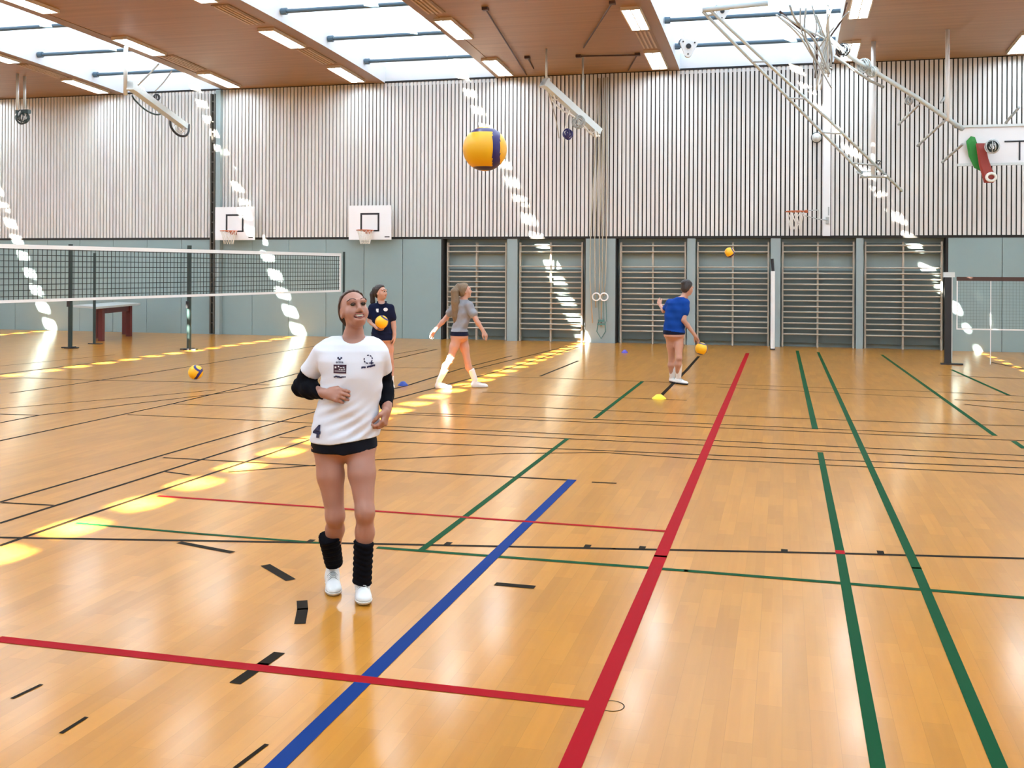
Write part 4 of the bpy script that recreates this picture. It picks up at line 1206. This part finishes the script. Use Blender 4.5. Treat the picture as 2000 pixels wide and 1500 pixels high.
def shirt_cut(P_, V):
    x, y, z = P_[..., 0], P_[..., 1], P_[..., 2]
    f = x * -.72 + z * 1.0
    amp = np.clip((1.34 - z) / .18, 0, 1) * np.clip((z - .86) / .05, .25, 1)
    w = np.clip(.5 + (1.20 - z) / .25, .2, 1) * .5
    V = V - amp * .011 * (.5 + np.sin(f * 105 + 4 * np.sin(x * 9 + 1))) * (.55 + .45 * np.sin(x * 17 + z * 8)) * w
    V = V - .003 * (1 + np.sin(x * 23 + 2.2 * np.sin(z * 12))) * np.clip((1.38 - z) / .1, 0, 1) - .002 * (1 + np.sin(z * 31 + x * 20))
    zh = hem_l[2] + slope * np.clip(x - hem_l[0] - .12, 0, None) * 1.35
    V = np.maximum(V, zh - z)
    q = (P_ - ncut) / np.array((.066, .085, .066)); nn = np.sqrt((q ** 2).sum(-1))
    V = np.maximum(V, (1 - nn) * .066)
    V = np.maximum(V, z - P(690, 657)[2])
    V = sleeve_cut(P_, V, SL, EL); V = sleeve_cut(P_, V, SR, ER)
    return V
shirt_o = vol_mesh('t_shirt', sh, .005, M['shirt_white'], g.root, cut=shirt_cut)
tag(shirt_o, 'white short-sleeved T-shirt with dark prints')
def nocut(P_, V): return V - .004
R1, U1 = (1, 0, 0), (0, 0, 1)
def pr(name, polys, px, py, m='print', lab=None, up=U1, right=R1, shear=0.0):
    return printed(g, name, sh, shirt_cut, polys, P(px, py), right, up, m, lab, .007 if name == 'number' else .003, shear, shirt_o)
pxm = g.d0 / F_PX
# small bird-like mark over a word, a dark sponsor block with pale script, a script word
v_, f_ = rects([(-.014, .0, -.004, .010), (.004, .0, .014, .010), (-.006, -.006, .006, .003)], 2)
pr('chest_mark', (v_, f_), 671, 697.5, 'print', 'small dark wing mark')
pr('chest_word', text_polys('erima', .019, .0004), 671, 703.5, 'print', 'small dark word')
pr('sponsor_block', rects([(-.037, -.024, .037, .024)], 8), 672, 716.5, 'print_red', 'dark sponsor block')
def pr2(name, polys, px, py, m, lab): return printed(g, name, sh, shirt_cut, polys, P(px, py), R1, U1, m, lab, .0045, 0, shirt_o)
pr2('block_script', rects([(-.030, .004, -.020, .014), (-.012, .010, -.004, .018), (.0, .006, .012, .010), (.016, .008, .026, .012), (-.006, -.004, .004, 0), (.008, -.006, .016, .0), (.020, -.002, .030, .002), (-.030, -.013, .032, -.010)], 2), 672, 716.5, 'print_white', 'pale script on the block')
pr('sponsor_word', rects([(-.036, -.003, -.026, .004), (-.028, .0, -.014, .008), (-.016, -.003, .0, .006), (-.002, -.005, .012, .003), (.010, -.002, .022, .005), (.020, .0, .036, .005)], 2), 672, 732, 'print', 'dark script word')
ringv, ringf = [], []
for k in range(9):
    if k in (3, 7): continue
    a0 = 2 * math.pi * k / 9; kk = len(ringv)
    for j in range(4):
        a = a0 + j * .17
        for r in (.019, .025): ringv.append((r * math.cos(a), r * math.sin(a)))
    for j in range(3): ringf.append((kk + 2 * j, kk + 2 * j + 1, kk + 2 * j + 3, kk + 2 * j + 2))
v2, f2 = rects([(.006, -.024, .030, -.018), (.014, -.030, .024, -.014)], 2); kk = len(ringv); ringv += v2; ringf += [tuple(i + kk for i in q) for q in f2]
pr('club_emblem', (ringv, ringf), 725, 698.5, 'print', 'round dark emblem with a swoosh')
pr('club_word', rects([(-.036, -.007, -.030, .005), (-.031, -.004, -.020, .005), (-.021, -.006, -.012, .004), (-.006, -.005, .002, .005), (.0, -.003, .010, .007), (.009, -.004, .018, .008), (.017, -.002, .026, .009), (.025, .0, .038, .011)], 2), 725, 713, 'print', 'dark word under the emblem', right=(1, 0, .06))
tv, tf = text_polys('4', .095, .004)
pr('number', (tv, tf), 626.5, 838, 'print', 'dark number 4 near the hem', shear=.12)
# collar and thin necklace
col = MB(); pts = []
for u in np.linspace(-2.2, 2.2, 25):
    pts.append(ncut + np.array((.064 * math.sin(u), -.082 * math.cos(u) * .98 + .0, -.036 - .016 * math.cos(u))))
Q = [p for p in pts]
ck = MB(); ck.tube([tuple(np.array(nb) + np.array((.058 * math.sin(u), -.060 * math.cos(u) - .004, .012 - .022 * math.cos(u)))) for u in np.linspace(-1.9, 1.9, 21)], .0022, 5); tag(ck.build('necklace', M['metal'], g.root, True), 'thin necklace')
# shorts
st = Vol(); st.loft(g.stations([(838, 618, 732, .108, 0), (850, 613.5, 734, .118, 0), (868, 612.5, 735, .120, 0), (905, 612, 736, .115, 0)]), .02)
st.ell(P(673, 868), (.168, .125, .112), .03)
for H, K_ in ((HL, KL), (HR, KR)): st.cap(H, H + (K_ - H) * .45, .093, .082, .02)
zs = P(680, 881)[2]
def shorts_cut(P_, V):
    x, z = P_[..., 0], P_[..., 2]
    zz = zs + np.clip((x - .0) * .20, -.0, .03) + .02 * np.exp(-((x - P(679, 880)[0]) / .02) ** 2) * -.3
    return np.maximum(V + .002 * np.sin(x * 60 + z * 40), zz - z)
tag(vol_mesh('shorts', st, .005, M['shorts'], g.root, cut=shorts_cut), 'short tight black shorts')
# arm sleeves, shin warmers, shoes
for S_, E_, W_, f in ((SL, EL, WL, .55), (SR, ER, WR, .60)):
    v = Vol(); a = S_ + (E_ - S_) * f
    v.cap(a, E_, .058, .050, .015, flat=False); v.cap(E_, E_ + (W_ - E_) * .35, .051, .050, .03); v.cap(E_ + (W_ - E_) * .35, E_ + (W_ - E_) * .9, .050, .036, .03)
    da, dw = unit(E_ - S_), unit(W_ - E_); wl = E_ + (W_ - E_) * .88
    def cut(P_, V, a=a, da=da, wl=wl, dw=dw, W_=W_):
        V = V + .0022 * np.sin((P_ @ da) * 150)
        V = np.maximum(V, -((P_ - a) @ da))
        return np.where(np.linalg.norm(P_ - W_, axis=-1) < .09, np.maximum(V, (P_ - wl) @ dw), V)
    tag(vol_mesh('arm_sleeve', v, .005, M['sleeve'], g.root, cut=cut), 'black compression sleeve over the elbow')
for a, c_, rr in ((P(645, 1046, .02), P(655, 1100, .12), (.062, .052)), (P(713, 1058, -.11), P(710, 1138, -.07), (.056, .054))):
    g.wrap('knee_pad', a, c_, rr[0], rr[1], 'sleeve', 'black knee pad pushed down to the shin', ripple=.003, bulge=-.002)
g.shoe(P(652, 1106, .14), P(657, 1146, -.14), L=.265, vox=.004, lab='white lace-up court shoe')
g.shoe(P(711, 1140, -.03), P(716, 1172, -.32), L=.265, vox=.004, lab='white lace-up court shoe', ground=.004)

# ================================================================== player in the dark shirt, standing, holding a ball
g = Figure('woman in dark navy polo and shorts holding a yellow ball under her arm', 751, 757)
P = g.P; b = g.body
rows = [(590, 738, 752, .06, 0), (595, 730, 762, .08, 0), (602, 726, 766, .10, 0), (618, 725, 765, .115, 0), (635, 728, 764, .11, 0), (650, 727, 766, .12, 0), (664, 725, 769, .125, 0)]
b.loft([(z, x, y, rx - .015, ry - .015) for z, x, y, rx, ry in g.stations(rows)], .03)
SL, SR = P(728, 600), P(763, 601)
EL, WL = P(722, 626, .06), P(738, 641, -.15)
ER, WR = P(769, 631, .02), P(771, 655, -.05)
HL, HR = P(740, 661), P(758, 661)
KL, AL, KR, AR = P(740, 707, -.02), P(735, 747, .03), P(763, 706, -.02), P(765, 746, .02)
b.ell(P(748, 662), (.165, .115, .09), .05)
for H, K_, A_ in ((HL, KL, AL), (HR, KR, AR)):
    g.limb([H, H + (K_ - H) * .45, K_], [.088, .072, .050], .03); g.limb([K_, K_ + (A_ - K_) * .3 + (0, .02, 0), A_], [.049, .052, .035], .03)
for S_, E_, W_ in ((SL, EL, WL), (SR, ER, WR)):
    g.limb([S_, E_], [.050, .036], .03); g.limb([E_, E_ + (W_ - E_) * .3, W_], [.036, .037, .026], .02)
hand(b, WL, P(748, 646, -.24) - WL, (.1, -.2, 1), (.2, -1, .1), 1.0, .35, .8, .3)
hand(b, WR, (.0, -.1, -1), (-1, .1, 0), (0, -1, 0), 1.0, .35, .4, .4)
def tail(h, T, S):
    h.ell(T((0, .112, .05)), (.036, .03, .036), .02); h.chain([T((0, .12, .05)), T((-.01, .155, -.03)), T((-.01, .15, -.15)), T((0, .135, -.24))], [.030, .040, .036, .015], .02)
g.head(744, 571, 0, 62, 2, 1.0, 'skin_b', 'hair_dark', vox=.006, hair_extra=tail)
b.cap(P(745, 593, .02), g.neck_top, .055, .050, .03)
vol_mesh('body', b, .008, M['skin_b'], g.root)
sh = Vol(); sh.loft(g.stations(rows[:-1] + [(668, 725, 768, .125, 0)]), .02)
sh.ell(P(748, 662), (0.205, 0.155, 0.144), .03)
for S_, E_ in ((SL, EL), (SR, ER)): sh.cap(S_, S_ + (E_ - S_) * .62, .062, .066, .04)
nc = P(746, 588, -.03)
def cut(P_, V):
    V = V + .004 * np.sin(P_[..., 0] * 40 + P_[..., 2] * 22)
    q = (P_ - nc) / np.array((.065, .09, .06)); V = np.maximum(V, (1 - np.sqrt((q ** 2).sum(-1))) * .06)
    return np.maximum(np.maximum(V, P(750, 652)[2] - P_[..., 2]), P_[..., 2] - P(750, 592)[2])
so = tag(vol_mesh('polo_shirt', sh, .008, M['shirt_navy'], g.root, cut=cut), 'dark navy polo shirt')
printed(g, 'chest_mark', sh, cut, rects([(-.02, -.02, .02, .02), (-.01, -.035, .02, -.02)], 3), P(739, 605), (1, 0, 0), (0, 0, 1), 'print_white', 'small white mark', .006, 0, so)
printed(g, 'chest_emblem', sh, cut, ([(.034 * math.cos(a), .028 * math.sin(a)) for a in [2 * math.pi * i / 16 for i in range(16)]], [tuple(range(16))]), P(755, 604), (1, 0, 0), (0, 0, 1), 'print_white', 'round white emblem', .006, 0, so)
co = MB(); co.tube([tuple(nc + np.array((.07 * math.sin(u), -.075 * math.cos(u), -.012 - .045 * max(0, math.cos(u))))) for u in np.linspace(-2.4, 2.4, 19)], .011, 6); co.build('collar', M['shirt_navy'], so, True)
st = Vol(); st.loft(g.stations([(645, 727, 766, .122, 0), (664, 725, 769, .13, 0), (685, 724, 770, .13, 0)]), .02)
st.ell(P(748, 662), (0.177, 0.127, 0.102), .03)
for H, K_ in ((HL, KL), (HR, KR)): st.cap(H, H + (K_ - H) * .4, .093, .084, .02)
tag(vol_mesh('shorts', st, .008, M['shorts_navy'], g.root, cut=lambda P_, V: np.maximum(np.maximum(V, P(748, 664)[2] - P_[..., 2]), P_[..., 2] - P(748, 652)[2] - .012)), 'dark navy shorts')
for A_, tx in ((AL, 733), (AR, 768)):
    g.wrap('sock', A_ + (0, 0, .10), A_ + (0, 0, -.03), .043, .038, 'sock', 'white sock', .007)
    g.shoe(A_ + (0, 0, 0), P(tx, 757, -.3), L=.255, vox=.007, lab='white shoe')
volleyball(g.world(P(746, 629, -.27)), .205, 'yellow volleyball held in the hands of the woman in navy', (.5, .35, .9))

# ================================================================== player in grey, walking to the right
g = Figure('woman with a long ponytail in grey T-shirt walking to the right, white knee socks', 897, 758)
P = g.P; b = g.body
rows = [(582, 897, 911, .06, 0), (588, 890, 918, .085, 0), (597, 887, 921, .12, 0), (612, 888, 921, .135, 0), (628, 888, 917, .13, 0), (642, 883, 913, .14, 0), (658, 881, 913, .15, 0)]
b.loft([(z, x, y, rx - .014, ry - .014) for z, x, y, rx, ry in g.stations(rows)], .03)
SL, SR = P(891, 594, .12), P(916, 595, -.10)
EL, WL = P(871, 622, .16), P(850, 645, .10)
ER, WR = P(930, 624, -.16), P(944, 646, -.18)
HL, HR = P(894, 656, -.07), P(903, 656, .08)
KL, AL = P(880, 703, -.10), P(859, 743, -.08)
KR, AR = P(914, 706, .06), P(929, 742, .10)
b.ell(P(898, 657), (.135, .16, .09), .05)
for H, K_, A_, bk in ((HL, KL, AL, -.02), (HR, KR, AR, -.02)):
    g.limb([H, H + (K_ - H) * .45, K_], [.088, .070, .049], .03); g.limb([K_, K_ + (A_ - K_) * .3 + (bk, 0, 0), A_], [.048, .051, .034], .03)
for S_, E_, W_ in ((SL, EL, WL), (SR, ER, WR)):
    g.limb([S_, E_], [.050, .036], .03); g.limb([E_, E_ + (W_ - E_) * .3, W_], [.036, .037, .026], .02)
hand(b, WL, unit(WL - EL) + np.array((0, 0, -.35)), (.7, -.6, -.2), (.5, -.8, .2), 1.0, .35, 1.2, .2)
hand(b, WR, unit(WR - ER), (-.7, .6, -.3), (.4, -.8, .3), 1.0, .35, .8, .3)
def tail(h, T, S):
    h.ell(T((0, .100, .085)), (.034, .034, .034), .02); h.chain([T((0, .11, .085)), T((-.02, .175, .0)), T((-.02, .175, -.16)), T((-.01, .18, -.38)), T((0, .18, -.58))], [.034, .058, .066, .054, .016], .02)
g.head(908, 568, 0, 112, 4, 1.0, 'skin_b', 'hair_ash', vox=.006, hair_extra=tail)
b.cap(P(906, 588, .0), g.neck_top, .055, .050, .03)
vol_mesh('body', b, .008, M['skin_b'], g.root)
sh = Vol(); sh.loft(g.stations(rows), .02)
sh.ell(P(898, 657), (0.175, 0.200, 0.144), .03)
for S_, E_ in ((SL, EL), (SR, ER)): sh.cap(S_, S_ + (E_ - S_) * .62, .064, .066, .04)
def cut(P_, V):
    V = V + .005 * np.sin(P_[..., 0] * 34 - P_[..., 2] * 30) + .004 * np.sin(P_[..., 2] * 44 + P_[..., 1] * 20)
    return np.maximum(np.maximum(V, P(898, 647)[2] - P_[..., 2]), P_[..., 2] - P(900, 585)[2])
tag(vol_mesh('t_shirt', sh, .008, M['shirt_grey'], g.root, cut=cut), 'grey T-shirt')
st = Vol(); st.loft(g.stations([(638, 884, 913, .14, 0), (650, 882, 914, .158, 0), (670, 881, 914, .155, 0)]), .02)
st.ell(P(898, 657), (0.147, 0.172, 0.102), .03)
for H, K_ in ((HL, KL), (HR, KR)): st.cap(H, H + (K_ - H) * .4, .093, .084, .02)
tag(vol_mesh('shorts', st, .008, M['shorts_navy'], g.root, cut=lambda P_, V: np.maximum(np.maximum(V, P(898, 655.5)[2] - P_[..., 2]), P_[..., 2] - P(898, 647)[2] - .012)), 'short navy shorts')
for K_, A_, toe, tl in ((KL, AL, P(888, 757, -.10), .06), (KR, AR, P(960, 752, .1), -.10)):
    a = K_ + (A_ - K_) * .42
    g.wrap('sock', a, A_ + (A_ - K_) * .06, .056, .042, 'sock', 'white knee-length sock', .007)
    g.shoe(A_, toe, L=.265, vox=.007, lab='white court shoe')
k0 = KL + (KL - HL) * -.02
g.wrap('knee_pad', KL + (HL - KL) * .16, KL + (AL - KL) * .10, .060, .056, 'sock', 'white knee pad', .007)

# ================================================================== player in blue, dribbling
g = Figure('player in blue T-shirt and white socks seen from behind, dribbling a ball', 1321, 750)
P = g.P; b = g.body
rows = [(577, 1330, 1341, .06, 0), (583, 1314, 1344, .085, 0), (592, 1303, 1345, .115, 0), (606, 1300, 1343, .13, 0), (624, 1298, 1339, .13, 0), (640, 1296, 1338, .14, 0), (656, 1297, 1337, .145, 0)]
b.loft([(z, x, y, rx - .014, ry - .014) for z, x, y, rx, ry in g.stations(rows)], .03)
SL, SR = P(1309, 591, .04), P(1340, 592, -.05)
EL, WL = P(1297, 607, .18), P(1290, 596, .40)
ER, WR = P(1336, 626, -.12), P(1358, 655, -.10)
HL, HR = P(1310, 654), P(1326, 654)
KL, AL = P(1313, 702, .12), P(1314, 737, .20)
KR, AR = P(1327, 700, -.10), P(1326, 737, .02)
b.ell(P(1317, 655), (.15, .135, .09), .05)
for H, K_, A_ in ((HL, KL, AL), (HR, KR, AR)):
    g.limb([H, H + (K_ - H) * .45, K_], [.086, .070, .049], .03); g.limb([K_, K_ + (A_ - K_) * .3 + (-.015, -.015, 0), A_], [.049, .053, .036], .03)
g.limb([SL, EL], [.050, .036], .03); g.limb([EL, WL], [.036, .026], .02)
g.limb([SR, ER], [.050, .037], .03); g.limb([ER, ER + (WR - ER) * .3, WR], [.037, .038, .026], .02)
hand(b, WR, unit(WR - ER) * .6 + np.array((.2, 0, -.5)), (.25, -.1, -.9), (.2, 1, .2), 1.0, .25, 1.0, .2)
hand(b, WL, (-.2, .4, .5), (.6, .2, -.3), (.2, -.6, .5), 1.0, .5, .6, .4)
def bun(h, T, S): h.ell(T((0, .10, .07)), (.045, .045, .040), .02); h.ell(T((0, .05, .10)), (.06, .06, .035), .03)
g.head(1343, 563, 0, 122, -14, .98, 'skin_b', 'hair_dark', vox=.006, hair_extra=bun, hair_grow=.016)
b.cap(P(1335, 585, .0), g.neck_top, .056, .052, .03)
vol_mesh('body', b, .008, M['skin_b'], g.root)
sh = Vol(); sh.loft(g.stations(rows), .02)
sh.ell(P(1317, 655), (0.190, 0.175, 0.144), .03)
sh.cap(SL, SL + (EL - SL) * .60, .060, .062, .04); sh.cap(SR, SR + (ER - SR) * .55, .064, .068, .04)
def cut(P_, V):
    V = V + .005 * np.sin(P_[..., 0] * 30 + P_[..., 2] * 20) + .003 * np.sin(P_[..., 2] * 50)
    return np.maximum(np.maximum(V, P(1318, 648)[2] - P_[..., 2] - .12 * (P_[..., 0])), P_[..., 2] - P(1330, 580)[2])
tag(vol_mesh('t_shirt', sh, .008, M['shirt_blue'], g.root, cut=cut), 'bright blue T-shirt')
st = Vol(); st.loft(g.stations([(636, 1297, 1337, .138, 0), (648, 1295.5, 1338, .148, 0), (672, 1297, 1338, .15, 0)]), .02)
st.ell(P(1317, 655), (0.162, 0.147, 0.102), .03)
for H, K_ in ((HL, KL), (HR, KR)): st.cap(H, H + (K_ - H) * .4, .093, .084, .02)
tag(vol_mesh('shorts', st, .008, M['shorts_navy'], g.root, cut=lambda P_, V: np.maximum(np.maximum(V, P(1318, 653)[2] - P_[..., 2]), P_[..., 2] - P(1318, 648)[2] - .012 + .12 * P_[..., 0])), 'dark navy shorts')
for K_, A_, toe, gr in ((KL, AL, P(1336, 752, -.1), 0), (KR, AR, P(1348, 756, -.18), 0)):
    a = K_ + (A_ - K_) * .30
    g.wrap('sock', a, A_ + (A_ - K_) * .06, .058, .043, 'sock', 'white sock', .007)
    g.shoe(A_, toe, sole='sole_dark', L=.27, vox=.007, lab='white shoe with dark sole')
volleyball(at_depth(1370, 681, g.d0 - .12), .20, 'yellow volleyball bounced beside the player in blue', (.1, .2, .5))
# ball bouncing at the left, in front of the net post
c_ = ground(382, 753)
o = volleyball(c_ + Vector((0, 0, .21)), .23, 'yellow volleyball just above the floor in front of the volleyball net', (.4, .6, .2))
